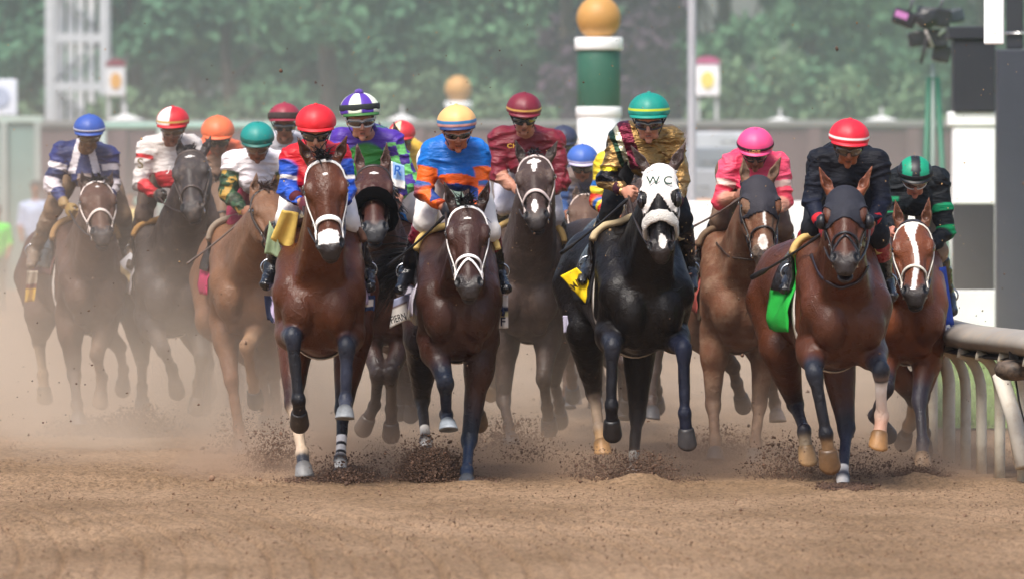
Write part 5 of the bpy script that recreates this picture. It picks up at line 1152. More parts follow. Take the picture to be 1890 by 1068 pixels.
# --- bay with white blaze, nearest the rail
H_Q, R_Q = pair(dict(Y=46.2, cx=1676, cb=676, W=.245, drift=.02, poll=(1684, 410), nose=(1689, 555), ears=[(1651, 360), (1716, 358)], body=srgb('67371f'), pt=srgb('2b2a34'), earcol=srgb('6e4430'),
    label='bay racehorse with a long white blaze, closest to the rail', mark=lambda x, t: ((np.abs(x - .004 + .012 * np.sin(t * 14)) < .012 + .018 * sstep(.2, .06, t) * (t > .05)) * (t > .05) * (t < .53) * 1.0), forelock=0, nw=1.05,
    tack=dict(bridle=srgb('d8d2c8'), nose=srgb('d2ccc0'), bmat='cloth', bw=.016, nw=.022, nt=.40, cloth=lambda u, t: srgb('203f96'), cth=112, flare=.03),
    legs=dict(
        FL=dict(k=(1636, 715, -1), f=(1614, 768, 1), h=(1640, 800, 1)),
        FR=dict(k=(1697, 738, -1), f=(1703, 815, -1), h=(1702, 862, -1), c=(srgb('33303c'), srgb('2c2c38'), srgb('4a4448')), hoof=srgb('a98a6c')),
        HL=dict(k=(1688, 735, 1), f=(1678, 785, 1), h=(1666, 815, 1), c=(PT, srgb('b39a80'), srgb('3a3434'))),
        HR=dict(k=(1702, 730, 1), f=(1706, 800, 1), h=(1706, 830, 1)))),
  dict(Y=46.2, helm=(1689, 326, 64), label='jockey in green and black striped cap with black silks and green armbands', silkmat='silk_black', cap=lambda a, z: (lambda x: srgb('14161c') if x < .26 else (srgb('078a68') if x < .78 else srgb('14161c')))(abs(math.cos(a) * math.sqrt(max(0, 1 - z * z)))), peak=srgb('111318'), tilt=34, dh=.0,
    capband=[(srgb('15171c'), .004, .016)], gog=dict(frame=srgb('c4c4c4'), lens=srgb('4a3028')), skin=srgb('a86e5c'),
    j=dict(sL=(1652, 338), sR=(1730, 335), eL=(1648, 400), eR=(1746, 428), hL=(1644, 432), hR=(1715, 462), kL=(1655, 470), kR=(1730, 465), aL=(1650, 530), aR=(1748, 545), tL=(1652, 556), tR=(1757, 572), ch=(1688, 372)),
    silks=dict(body=srgb('13181d'), up=[(0, srgb('14191e')), (.45, srgb('14191e')), (.46, srgb('107a52')), (.60, srgb('107a52')), (.61, srgb('14191e')), (.88, srgb('14191e')), (.89, srgb('10804f')), (1, srgb('10804f'))], fo=srgb('12161c')), breech=srgb('8a7460')))
flap('number_cloth', H_Q.root, [(1734, 494), (1746, 492), (1762, 598), (1734, 604)], [46.4, 46.5, 46.55, 46.4], lambda u, v: srgb('1f3d94'), wave=.012, seed=1)
flap('number_cloth_edge', H_Q.root, [(1735, 602), (1761, 597), (1754, 632), (1740, 618)], [46.41, 46.55, 46.55, 46.45], lambda u, v: WHITE if math.sin(u * 13) * math.sin(v * 17) > -.3 else srgb('3a4a8c'), wave=.012, seed=3)
H_Q2 = hood(H_Q, srgb('2b2a33'), tmax=.035, tside=.03, back=-.2, hole=.01, name='ear_hood')

# --- sanded brown horse, pink silks
H_O, R_O = pair(dict(Y=47.6, cx=1368, cb=655, W=.275, drift=-.06, poll=(1400, 328), nose=(1414, 486), ears=[(1372, 290), (1446, 280)], body=srgb('623c27'), pt=srgb('4c372b'), coat='coat_dusty', earcol=srgb('6a4a38'), vox=.0095,
    label='sand covered brown racehorse in a dark hood under the jockey in pink', yaw=12, forelock=0, nw=1.15, mark=lambda x, t: np.maximum(spot(.003, .33, .007, .06)(x, t), spot(-.01, .475, .022, .05)(x, t)),
    tack=dict(bridle=srgb('2a2422'), nose=srgb('2a2422'), bw=.014, nw=.016, nt=.40, cloth=lambda u, t: srgb('a34c44'), cth=112, pad=srgb('6b5744'), girth=srgb('a09484')),
    legs=dict(
        FL=dict(k=(1316, 745, -1), f=(1320, 812, -1), h=(1320, 850, -1), c=(srgb('4f392c'),) * 3),
        FR=dict(k=(1402, 745, -1), f=(1394, 815, -1), h=(1391, 855, -1), c=(srgb('4f392c'),) * 3),
        HL=dict(k=(1352, 676, 1), f=(1360, 708, 1), h=(1372, 748, 1), c=(srgb('5b4c48'),) * 3, hoof=srgb('5f5652')),
        HR=dict(k=(1424, 705, 1), f=(1430, 745, 1), h=(1436, 780, -1), c=(srgb('5b4c48'), srgb('66584f'), srgb('a08c78')), hoof=srgb('a89480')))),
  dict(Y=47.6, helm=(1394, 275, 67), label='jockey in bright pink cap and pink and white silks', cap=capc(srgb('e8467e')), tilt=34, dh=.15, capband=[(srgb('3a1a24'), .006, .010)],
    skin=SKIND, j=dict(sL=(1348, 305), sR=(1438, 305), eL=(1331, 370), eR=(1447, 372), hL=(1368, 360), hR=(1430, 392), kL=(1330, 405), kR=(1445, 425), aL=(1300, 470), aR=(1455, 480), tL=(1296, 500), tR=(1458, 510), ch=(1392, 345)),
    silks=dict(body=srgb('d83a5c'), up=[(0, srgb('e4506e')), (.45, srgb('e4506e')), (.46, srgb('d9b8ac')), (.62, srgb('d9b8ac')), (.63, srgb('dd4258')), (1, srgb('dd4258'))], fo=[(0, srgb('dd4258')), (.4, srgb('c98c78')), (1, srgb('b07c64'))]), breech=srgb('6a5444'), dirty=0, glove=srgb('8a5a48')))
hood(H_O, srgb('2d2b32'), hole=.047, tmax=.285, tside=.27, back=-.10, vee=.0, mt='cloth')
text('cap_lettering', 'LOVE', R_O.root, 1393, 281, 47.56, 6, srgb('d8a860'), tilt=.3)
R_, N_ = strap_px(H_O, [(1322, 448), (1345, 475), (1390, 480)], .008, -.3); ribbon('breast_strap', H_O, smooth_pts(R_, 2), N_, .014, .008, srgb('3c2e28'), M['leather'])
flap('saddle_towel', H_O.root, [(1290, 470), (1303, 470), (1304, 590), (1286, 590)], [48.5, 48.45, 48.45, 48.5], lambda u, v: srgb('a34a42') if v < .82 else srgb('a59684'), mt='cloth_dirty')

# --- brown with star, maroon silks
H_J, R_J = pair(dict(Y=49.2, cx=973, cb=636, W=.25, drift=.06, poll=(986, 288), nose=(990, 414), ears=[(950, 256), (1030, 258)], body=srgb('3f2f2a'), pt=srgb('3a302c'), coat='coat_mid', earcol=srgb('41342f'), vox=.0095,
    label='brown racehorse with a white star under the jockey in maroon silks', yaw=-5, nw=1.25, mark=lambda x, t: np.maximum(np.maximum(spot(0, .10, .034, .022)(x, t), spot(.002, .14, .012, .07)(x, t)), spot(-.004, .47, .016, .05)(x, t)), fl=.05,
    tack=dict(bridle=srgb('c9bab4'), nose=srgb('c4b2ac'), bmat='cloth', bw=.020, nw=.030, nt=.38, cloth=lambda u, t: srgb('1d1c26'), cth=100, pad=srgb('c9a768')),
    legs=dict(
        FL=dict(k=(929, 738, -1), f=(939, 785, -1), h=(945, 822, -1), c=(srgb('40342e'),) * 3), FR=dict(k=(1003, 700, -1), f=(1010, 752, 1), h=(1014, 790, 1), c=(srgb('40342e'),) * 3),
        HL=dict(k=(925, 650, 1), f=(912, 690, 1), h=(906, 725, 1), c=(srgb('4a3c34'),) * 3, hoof=HOOFB), HR=dict(k=(1022, 700, 1), f=(1032, 742, 1), h=(1034, 776, 1), c=(srgb('4a3c34'),) * 3))),
  dict(Y=49.2, helm=(967, 209, 65), label='jockey in maroon cap and plain maroon silks with white breeches', cap=lambda a, z: srgb('c99a50') if .02 < z < .16 else srgb('6f1428'), tilt=26, hyaw=6,
    gog=dict(frame=srgb('1a1a1c'), lens=srgb('2a3030')), skin=srgb('b27c66'),
    j=dict(sL=(922, 258), sR=(1022, 262), eL=(918, 322), eR=(1036, 338), hL=(953, 348), hR=(1008, 362), kL=(930, 378), kR=(1024, 400), aL=(912, 425), aR=(1042, 480), tL=(905, 455), tR=(1047, 505), ch=(970, 305)),
    silks=dict(body=srgb('6a1424'), yoke=srgb('6d1526'), up=srgb('731a2b'), fo=srgb('731a2b'), fo_=1, foL=[(0, srgb('731a2b')), (.35, srgb('731a2b')), (.36, srgb('b07c66')), (1, srgb('b07c66'))]), breech=srgb('d6d3dc'), boot=srgb('16161a'), boottop=srgb('16161a'), btop=.05), rein=srgb('2c2220'))
text('emblem', 'CH', R_J.root, 946, 270, 49.35, 8, srgb('c99a3c'), squeeze=1.3)

# --- dark bay, black shadow roll, purple and green silks
H_G, R_G = pair(dict(Y=47.3, cx=712, cb=640, W=.25, drift=.06, poll=(688, 306), nose=(692, 436), ears=[(658, 262), (714, 262)], body=srgb('452820'), pt=srgb('2a2224'), earcol=srgb('5a4038'), vox=.0095, muz=srgb('3a3a3c'),
    label='dark bay racehorse wearing a black fleece shadow roll', mark=spot(.005, .12, .022, .010), nw=1.1, forelock=0,
    tack=dict(bridle=srgb('2a211e'), nose=srgb('060607'), nmat='fleece_black', nw=.115, nth=.056, nt=.34, cloth=lambda u, t: srgb('1a6fc4') if abs(t) < 1.2 else srgb('d8c84a'), cth=82, pad=srgb('3080d0')),
    legs=dict(
        FL=dict(k=(698, 690, -1), f=(692, 748, 1), h=(670, 790, 1), c=(srgb('322826'), srgb('2c2828'), srgb('3a3230')), hoof=srgb('554a42')), FR=dict(k=(722, 690, -1), f=(722, 755, 1), h=(722, 802, 1), c=(srgb('322826'), srgb('5a5048'), srgb('3a3230')), hoof=srgb('453a34')),
        HL=dict(k=(735, 650, 1), f=(740, 720, 1), h=(738, 760, 1)), HR=dict(k=(752, 660, 1), f=(756, 720, 1), h=(758, 765, 1)))),
  dict(Y=47.3, helm=(664, 214, 74), label='jockey in purple and white quartered cap with purple and green silks', tilt=14, hyaw=8, roll=-4,
    cap=lambda a, z: srgb('e6ead2') if math.floor((math.degrees(a) - 93) / 42) % 2 == 0 else srgb('53309a'), pompom=srgb('5a3aa0'), peak=srgb('35682f'), capband=[(srgb('2c3030'), .022, .020)],
    gog=dict(frame=srgb('d8d4d4'), lens=srgb('3a2420')), skin=srgb('b9806a'),
    j=dict(sL=(630, 258), sR=(726, 262), eL=(634, 330), eR=(757, 332), hL=(660, 372), hR=(734, 372), kL=(655, 420), kR=(766, 395), aL=(650, 490), aR=(744, 462), tL=(648, 520), tR=(738, 495), ch=(672, 310)),
    silks=dict(body=srgb('3d2478'), yoke=srgb('4a2a92'), chest=srgb('3c8a3a'), up=[(0, srgb('4a2a92')), (.30, srgb('4a2a92')), (.31, srgb('6fb86a')), (1, srgb('6fb86a'))], fo=srgb('7fc86a'), fn=lambda V, c, j, ms: check_fn(V, c, ms)), breech=srgb('cdbcb4'), boot=srgb('1b2136'), boottop=srgb('7a1630'), btop=.05, btl=.4))
flap('armband', R_G.root, [(722, 298), (746, 306), (748, 350), (722, 346)], 47.42, lambda u, v: WHITE if v > .62 or u < .12 else srgb('8fb2dc'), wave=.006)
text('lettering', 'R', R_G.root, 734, 316, 47.39, 18, srgb('1f5cb0'), rot=.12)

# --- chestnut, teal cap and camouflage sleeves
H_D, R_D = pair(dict(Y=49.3, cx=453, cb=632, W=.25, drift=-.08, poll=(490, 352), nose=(522, 462), ears=[(474, 318), (508, 322)], body=srgb('6c4a32'), pt=srgb('5f3c2c'), coat='coat_mid', earcol=srgb('755038'), vox=.0095, muz=srgb('5a4034'), hair=srgb('3a2620'),
    label='chestnut racehorse under the jockey with camouflage sleeves', yaw=22, nw=1.2, mark=None,
    tack=dict(bridle=srgb('2c221c'), cloth=lambda u, t: srgb('b03058') if t < 0 else srgb('8a3048'), cth=104, pad=srgb('8a7a6a')),
    legs=dict(
        FL=dict(k=(427, 700, -1), f=(441, 790, -1), h=(446, 838, -1), c=(srgb('6a4630'),) * 3), FR=dict(k=(455, 640, -1), f=(466, 700, 1), h=(472, 740, 1), c=(srgb('8a6a50'),) * 3),
        HL=dict(k=(480, 680, 1), f=(490, 740, 1), h=(492, 790, 1), c=(srgb('6a4630'),) * 3), HR=dict(k=(505, 690, 1), f=(510, 750, 1), h=(512, 795, 1), c=(srgb('6a4630'),) * 3))),
  dict(Y=49.3, helm=(475, 262, 63), label='jockey in plain teal cap with white silks and camouflage sleeves', cap=lambda a, z: srgb('0b5a52') if z < .14 else srgb('067f78'), tilt=30, dirty=1, skin=SKIND,
    gog=dict(frame=srgb('8a7a70'), lens=srgb('6a4a38')),
    j=dict(sL=(430, 302), sR=(520, 300), eL=(420, 358), eR=(534, 358), hL=(456, 394), hR=(508, 396), kL=(436, 412), kR=(512, 425), aL=(404, 482), aR=(524, 492), tL=(394, 522), tR=(528, 520), ch=(474, 335)),
    silks=dict(body=srgb('cfc8cc'), yoke=srgb('dcd6da'), up=[(0, srgb('dcd6da')), (.28, srgb('dcd6da')), (.3, srgb('2c4a30')), (1, srgb('2c4a30'))], fo=srgb('2c4a30'), fn=lambda V, c, j, ms: camo_fn(V, c)), breech=srgb('8a2a44'), boot=srgb('4a3c34'), boottop=srgb('92343c'), btop=.3, btl=.3, blen=.35))
flap('number_cloth', H_D.root, [(390, 536), (408, 530), (410, 585), (386, 594)], 49.75, lambda u, v: srgb('c04468') if u > .5 else (srgb('c0b438') if v > .5 else srgb('e0a0b4')), mt='cloth_dirty')

# --- near black, red and white quartered cap
H_B, R_B = pair(dict(Y=52.0, cx=321, cb=624, W=.295, drift=-.13, poll=(350, 278), nose=(355, 398), ears=[(330, 250), (390, 250)], body=srgb('37302e'), pt=srgb('3a3532'), coat='coat_mid', earcol=srgb('3a3434'), vox=.010,
    label='near black racehorse under the jockey in red and white silks', yaw=-10, nw=1.3, mark=spot(.005, .11, .022, .008), fl=.05,
    tack=dict(bridle=srgb('463a34'), cloth=lambda u, t: srgb('c8c4c8'), cth=104, pad=srgb('a37a44')),
    legs=dict(
        FL=dict(k=(301, 645, -1), f=(317, 680, 1), h=(327, 724, 1), c=(srgb('443c38'),) * 3, hoof=srgb('4a423c')), FR=dict(k=(372, 660, -1), f=(366, 708, 1), h=(361, 756, 1), c=(srgb('4c443e'),) * 3, hoof=srgb('6a6058')),
        HL=dict(k=(262, 664, 1), f=(262, 712, -1), h=(263, 756, -1), c=(srgb('332f30'), srgb('5a524a'), srgb('6a6660')), hoof=srgb('85817c')), HR=dict(k=(383, 672, 1), f=(380, 715, 1), h=(376, 752, 1)))),
  dict(Y=52.0, helm=(319, 232, 61), label='jockey in red and white quartered cap with red and white silks', tilt=22, cap=lambda a, z: (srgb('c09a4c') if .02 < z < .14 else (WHITE if 95 < math.degrees(a) < 160 or 275 < math.degrees(a) < 340 else srgb('c01826'))),
    gog=dict(frame=srgb('8a7060'), lens=srgb('5a4434')), skin=srgb('8a6252'), dirty=1, hyaw=-6,
    j=dict(sL=(272, 272), sR=(356, 272), eL=(260, 338), eR=(372, 335), hL=(292, 362), hR=(360, 368), kL=(266, 395), kR=(388, 405), aL=(248, 462), aR=(398, 470), tL=(243, 488), tR=(400, 492), ch=(315, 325)),
    silks=dict(body=srgb('c9c0bb'), up=[(0, srgb('cdc5c0')), (.22, srgb('cdc5c0')), (.24, srgb('b82028')), (.34, srgb('b82028')), (.36, srgb('c9c0bb')), (1, srgb('c9c0bb'))], fo=[(0, srgb('c9c0bb')), (.2, srgb('c9c0bb')), (.22, srgb('b82830')), (1, srgb('b82830'))], fn=lambda V, c, j, ms: band_fn(V, c, ms, [(-.17, -.30, .15, srgb('a81c26'))])), breech=srgb('5a4c44'), glove=srgb('2c2a2c'), boot=srgb('2c2825')))
text('sleeve_letter', 'S', R_B.root, 259, 303, 52.20, 19, srgb('6a5c3c'))
text('emblem', 'J', R_B.root, 312, 313, 52.10, 16, srgb('e0d8d4'), rot=.3)
flap('number_cloth', H_B.root, [(240, 466), (254, 480), (240, 520), (211, 492)], [52.55, 52.5, 52.5, 52.6], lambda u, v: srgb('d2d0d6') if v < .7 else srgb('cdb88a'), mt='cloth')

# --- sanded bay, blue cap, navy and white silks
H_A, R_A = pair(dict(Y=52.5, cx=166, cb=618, W=.25, drift=-.24, poll=(177, 338), nose=(190, 440), ears=[(150, 314), (208, 316)], body=srgb('4e362a'), pt=srgb('46362e'), coat='coat_mid', earcol=srgb('4c3830'), vox=.010,
    label='brown racehorse under the jockey in navy and white silks', yaw=6, nw=1.2, mark=spot(0, .11, .010, .008),
    tack=dict(bridle=srgb('cfc2ba'), nose=srgb('cdbfb6'), bmat='cloth', bw=.022, nw=.030, nt=.38, cloth=lambda u, t: srgb('5a3a38'), cth=80, pad=srgb('a07c50')),
    legs=dict(
        FL=dict(k=(137, 692, -1), f=(142, 745, -1), h=(146, 785, -1), c=(srgb('443832'),) * 3), FR=dict(k=(178, 655, -1), f=(188, 697, 1), h=(184, 746, 1), c=(srgb('6a5648'), srgb('8a7260'), srgb('7a6656')), hoof=srgb('8a7462')),
        HL=dict(k=(72, 630, 1), f=(79, 690, -1), h=(83, 744, 1), c=(srgb('3c332f'), srgb('9a8062'), srgb('94795a')), hoof=srgb('6a5a42')), HR=dict(k=(220, 640, 1), f=(228, 682, 1), h=(226, 718, 1), c=(srgb('6a5a4c'),) * 3, hoof=srgb('7a6a5a')))),
  dict(Y=52.5, helm=(165, 245, 58), label='jockey in plain blue cap with navy and white hooped silks', cap=capc(srgb('2f4f9c')), tilt=24, dirty=1, skin=srgb('7a5c40'), capband=[(srgb('a0a0ac'), .004, .008)],
    gog=dict(frame=srgb('6a543c'), lens=srgb('5a4630')),
    j=dict(sL=(112, 285), sR=(202, 288), eL=(96, 342), eR=(207, 345), hL=(128, 388), hR=(192, 392), kL=(98, 385), kR=(226, 398), aL=(64, 462), aR=(235, 465), tL=(58, 488), tR=(237, 490), ch=(160, 325)),
    silks=dict(body=srgb('242c58'), up=[(0, srgb('28306a')), (.30, srgb('28306a')), (.31, srgb('d0c8cc')), (.50, srgb('d0c8cc')), (.51, srgb('283058')), (.78, srgb('283058')), (.79, srgb('cfc6ca')), (1, srgb('cfc6ca'))], fo=[(0, srgb('cfc6ca')), (.35, srgb('cfc6ca')), (.36, srgb('2c3464')), (.8, srgb('2c3464')), (.81, srgb('8a7048')), (1, srgb('8a7048'))],
        fn=lambda V, c, j, ms: vee_fn(V, c, ms)), breech=srgb('7a6450'), boot=srgb('6a5c50'), boottop=srgb('7a6a5a'), glove=srgb('8a7040')))
flap('number_cloth', H_A.root, [(50, 500), (70, 500), (64, 555), (44, 558)], [53.0, 53.0, 53.05, 53.1], lambda u, v: srgb('a89c8c') if v < .4 else (srgb('6a3a34') if v < .55 else srgb('d0a83c')), mt='cloth_dirty')

# --- horses and riders farther back, mostly hidden
FAR = dict(FL=dict(k=(0, 0)), FR=dict(k=(0, 0)))
def far_legs(cx, cb):
    return dict(FL=dict(k=(cx - 25, cb + 45, -1), f=(cx - 20, cb + 90, 1), h=(cx - 18, cb + 125, 1)), FR=dict(k=(cx + 28, cb + 55, -1), f=(cx + 25, cb + 110, -1), h=(cx + 24, cb + 150, -1)),
                HL=dict(k=(cx - 30, cb + 60, 1), f=(cx - 28, cb + 120, -1), h=(cx - 26, cb + 150, -1)), HR=dict(k=(cx + 30, cb + 50, 1), f=(cx + 34, cb + 95, 1), h=(cx + 34, cb + 125, 1)))
def back_pair(Y, cx, cb, poll, nose, helm, hl, rl, body, cap, silks, sh, **kw):
    hy, hx = helm[1], helm[0]
    hd = dict(Y=Y, cx=cx, cb=cb, W=.25, poll=poll, nose=nose, ears=kw.get('ears', [(poll[0] - 20, poll[1] - 25), (poll[0] + 20, poll[1] - 25)]), body=body, pt=body * .8, coat='coat_mid', vox=.014, label=hl, legs=far_legs(cx, cb), nw=1.15, tack=dict(cloth=lambda u, t: srgb('5a5454'), **kw.get('tack', {})), drift=kw.get('drift', 0))
    (ax, ay), (bx, by) = sh; w_ = (bx - ax) / 2; mx, my = (ax + bx) / 2, (ay + by) / 2
    rd = dict(Y=Y, vox=.010, helm=helm, label=rl, cap=cap, silks=silks, tilt=26, dirty=1, skin=SKIND, breech=kw.get('breech', srgb('8a7a6c')),
        j=dict(sL=sh[0], sR=sh[1], eL=kw.get('eL', (ax - 8, ay + 60)), eR=kw.get('eR', (bx + 8, by + 60)), hL=kw.get('hL', (ax + 15, ay + 92)), hR=kw.get('hR', (bx - 15, by + 92)), kL=(cx - 52, my + 115), kR=(cx + 52, my + 115), aL=(cx - 66, my + 180), aR=(cx + 66, my + 180), tL=(cx - 68, my + 208), tR=(cx + 68, my + 208), ch=(mx, my + 40)))
    rd.update(kw.get('r', {})); return pair(hd, rd)
back_pair(55.0, 405, 600, (408, 335), (412, 440), (402, 250, 62), 'mud brown racehorse under the jockey in the orange cap', 'jockey in orange cap with orange silks and a dust covered face', srgb('6a5240'), capc(srgb('e0693c')), dict(body=srgb('8a6a54'), yoke=srgb('d0603c'), up=[(0, srgb('d0603c')), (.3, srgb('8a6a54')), (1, srgb('8a6a54'))]), [(376, 278), (430, 278)])
back_pair(53.5, 522, 610, (520, 330), (520, 440), (525, 225, 60), 'brown racehorse behind the bay with the white noseband', 'jockey in maroon cap with black strap and grey silks', srgb('4a352b'), capc(srgb('8a1c34')), dict(body=srgb('b9b6bc')), [(492, 268), (560, 268)], r=dict(capband=[(srgb('3a2a2a'), .012, .026)], tilt=12))
back_pair(54.0, 742, 610, (718, 255), (716, 360), (742, 252, 50), 'dark racehorse behind the jockey in purple with one ear showing', 'jockey in red and yellow cap with yellow silks', srgb('3a2a26'), lambda a, z: srgb('e0c8a0') if 100 < math.degrees(a) < 150 else srgb('c4202c'), dict(body=srgb('d0a838')), [(722, 282), (768, 280)], ears=[(700, 215), (722, 208)], tack=dict(cth=60))
back_pair(52.0, 1075, 605, (1084, 362), (1078, 455), (1075, 300, 57), 'brown racehorse between the maroon and gold jockeys', 'jockey in periwinkle blue cap with pale band and blue silks', srgb('5a4234'), lambda a, z: srgb('b8b0cc') if z < .06 else srgb('3a60ae'), dict(body=srgb('3c3c4c'), yoke=srgb('6a5a54'), up=srgb('2c4a7a'), fo=srgb('2c4a7a')), [(1044, 332), (1108, 332)], tack=dict(bridle=srgb('cbb8ac'), bmat='cloth'), eL=(1032, 380), hL=(1050, 398))
back_pair(56.0, 1036, 596, (1030, 330), (1030, 430), (1040, 262, 52), 'dark racehorse farthest back behind the jockey in maroon silks', 'jockey in dark navy cap behind the right shoulder in maroon silks', srgb('3a2e2a'), capc(srgb('2a3048')), dict(body=srgb('4a4858')), [(1012, 292), (1062, 292)])
H_M, R_M = back_pair(48.6, 1178, 625, (1190, 330), (1190, 450), (1165, 268, 60), 'dark racehorse hidden behind the black horse in the white hood', 'jockey in yellow silks with blue, yellow and red striped sleeve', srgb('3a2c28'), capc(srgb('c8b030')),
    dict(body=srgb('dcc030'), up=[(0, srgb('dcc030')), (.50, srgb('dcc030')), (.51, srgb('1c62a8')), (.66, srgb('1c62a8')), (.67, srgb('dcc030')), (.84, srgb('dcc030')), (.85, srgb('c83020')), (1, srgb('c83020'))], fo=[(0, srgb('c83020')), (.12, srgb('dcc030')), (.22, srgb('1c62a8')), (.38, srgb('1c62a8')), (.40, srgb('dcc030')), (.55, srgb('dcc030')), (.57, srgb('c02a24')), (.75, srgb('c02a24')), (.77, WHITE), (1, WHITE)]), [(1118, 300), (1205, 300)], eL=(1104, 372), hL=(1130, 402), drift=-.26, r=dict(dirty=0))

# --- whips
whip([P(828, 392, 44.80), P(716, 492, 45.0)], 'black whip in the gloved hand of the blue and orange jockey')
whip([P(1165, 362, 45.10), P(1035, 468, 45.3)], 'black whip held beside the black horse by the jockey in gold')
whip([P(1522, 428, 43.9), P(1388, 512, 44.4)], 'black whip held low between the pink and black silks', r=.009, tip=.018)
whip([P(1372, 362, 47.7), P(1268, 424, 47.4)], 'thin brown whip held by the jockey in pink', r=.007, tip=.008, col=srgb('4a3a30'))
whip([P(458, 396, 49.4), P(345, 487, 49.0)], 'thin dusty whip held by the jockey with camouflage sleeves', r=.007, tip=.009, col=srgb('5a4c44'))
# ------------------------------------------------------------------ people standing on the infield
def bystander(px, Y, top, body, legs, label, skin=SKIND, hairc=srgb('2a2220')):
    x = P(px, 300, Y)[0]; h = P(px, top, Y)[2]; k = h / 1.75; o = np.array([x, Y, 0]); root = thing('person', o, label, 'person', 'people standing on the infield'); s = Sdf(.05); p = lambda *a: o + np.array(a) * k
    s.ell(p(0, 0, 1.64), (.075 * k, .09 * k, .11 * k), col=skin); s.cone(p(0, 0, 1.52), p(0, 0, 1.44), .05 * k, .06 * k, col=skin); s.cone(p(-.13, 0, 1.38), p(.13, 0, 1.38), .08 * k, .08 * k); s.cone(p(0, 0, 1.3), p(0, 0, .98), .15 * k, .13 * k, sq=(np.array([1., 0, 0]), 1.2))
    for q in (-1, 1):
        s.cone(p(q * .20, 0, 1.38), p(q * .24, .02, 1.10), .055 * k, .045 * k); s.cone(p(q * .24, .02, 1.10), p(q * .20, -.14, .92), .042 * k, .032 * k, col=skin); s.ell(p(q * .19, -.19, .88), (.035 * k, .05 * k, .04 * k), col=skin)
        s.cone(p(q * .09, 0, .92), p(q * .10, 0, .48), .085 * k, .058 * k, col=legs, k=.02); s.cone(p(q * .10, 0, .48), p(q * .11, .02, .08), .055 * k, .038 * k, col=legs, k=.02); s.cone(p(q * .11, .03, .045), p(q * .12, -.14, .035), .04 * k, .035 * k, col=hairc, k=.01)
    V, F = s.mesh(.02, 1); mk('body', V, F, M['cloth'], root, s.colors(V, body, .01)); v, f = lathe(p(0, .012, 1.66), [(.086 * k, -.02), (.09 * k, .03), (.07 * k, .085), (.002, .105)], 16); mk('hair', v, f, M['hair'], root, np.tile(hairc, (len(v), 1)))
bystander(-7, 96, 380, srgb('58e03c'), srgb('3a4a3a'), 'person in a neon green vest half cut off at the left edge')
bystander(66, 104, 335, srgb('b4c0dc'), srgb('5a6478'), 'person in a pale blue shirt behind the left rider')
bystander(240, 104, 352, srgb('e0c47c'), srgb('d8d4d0'), 'person in a pale yellow shirt between the two left riders')

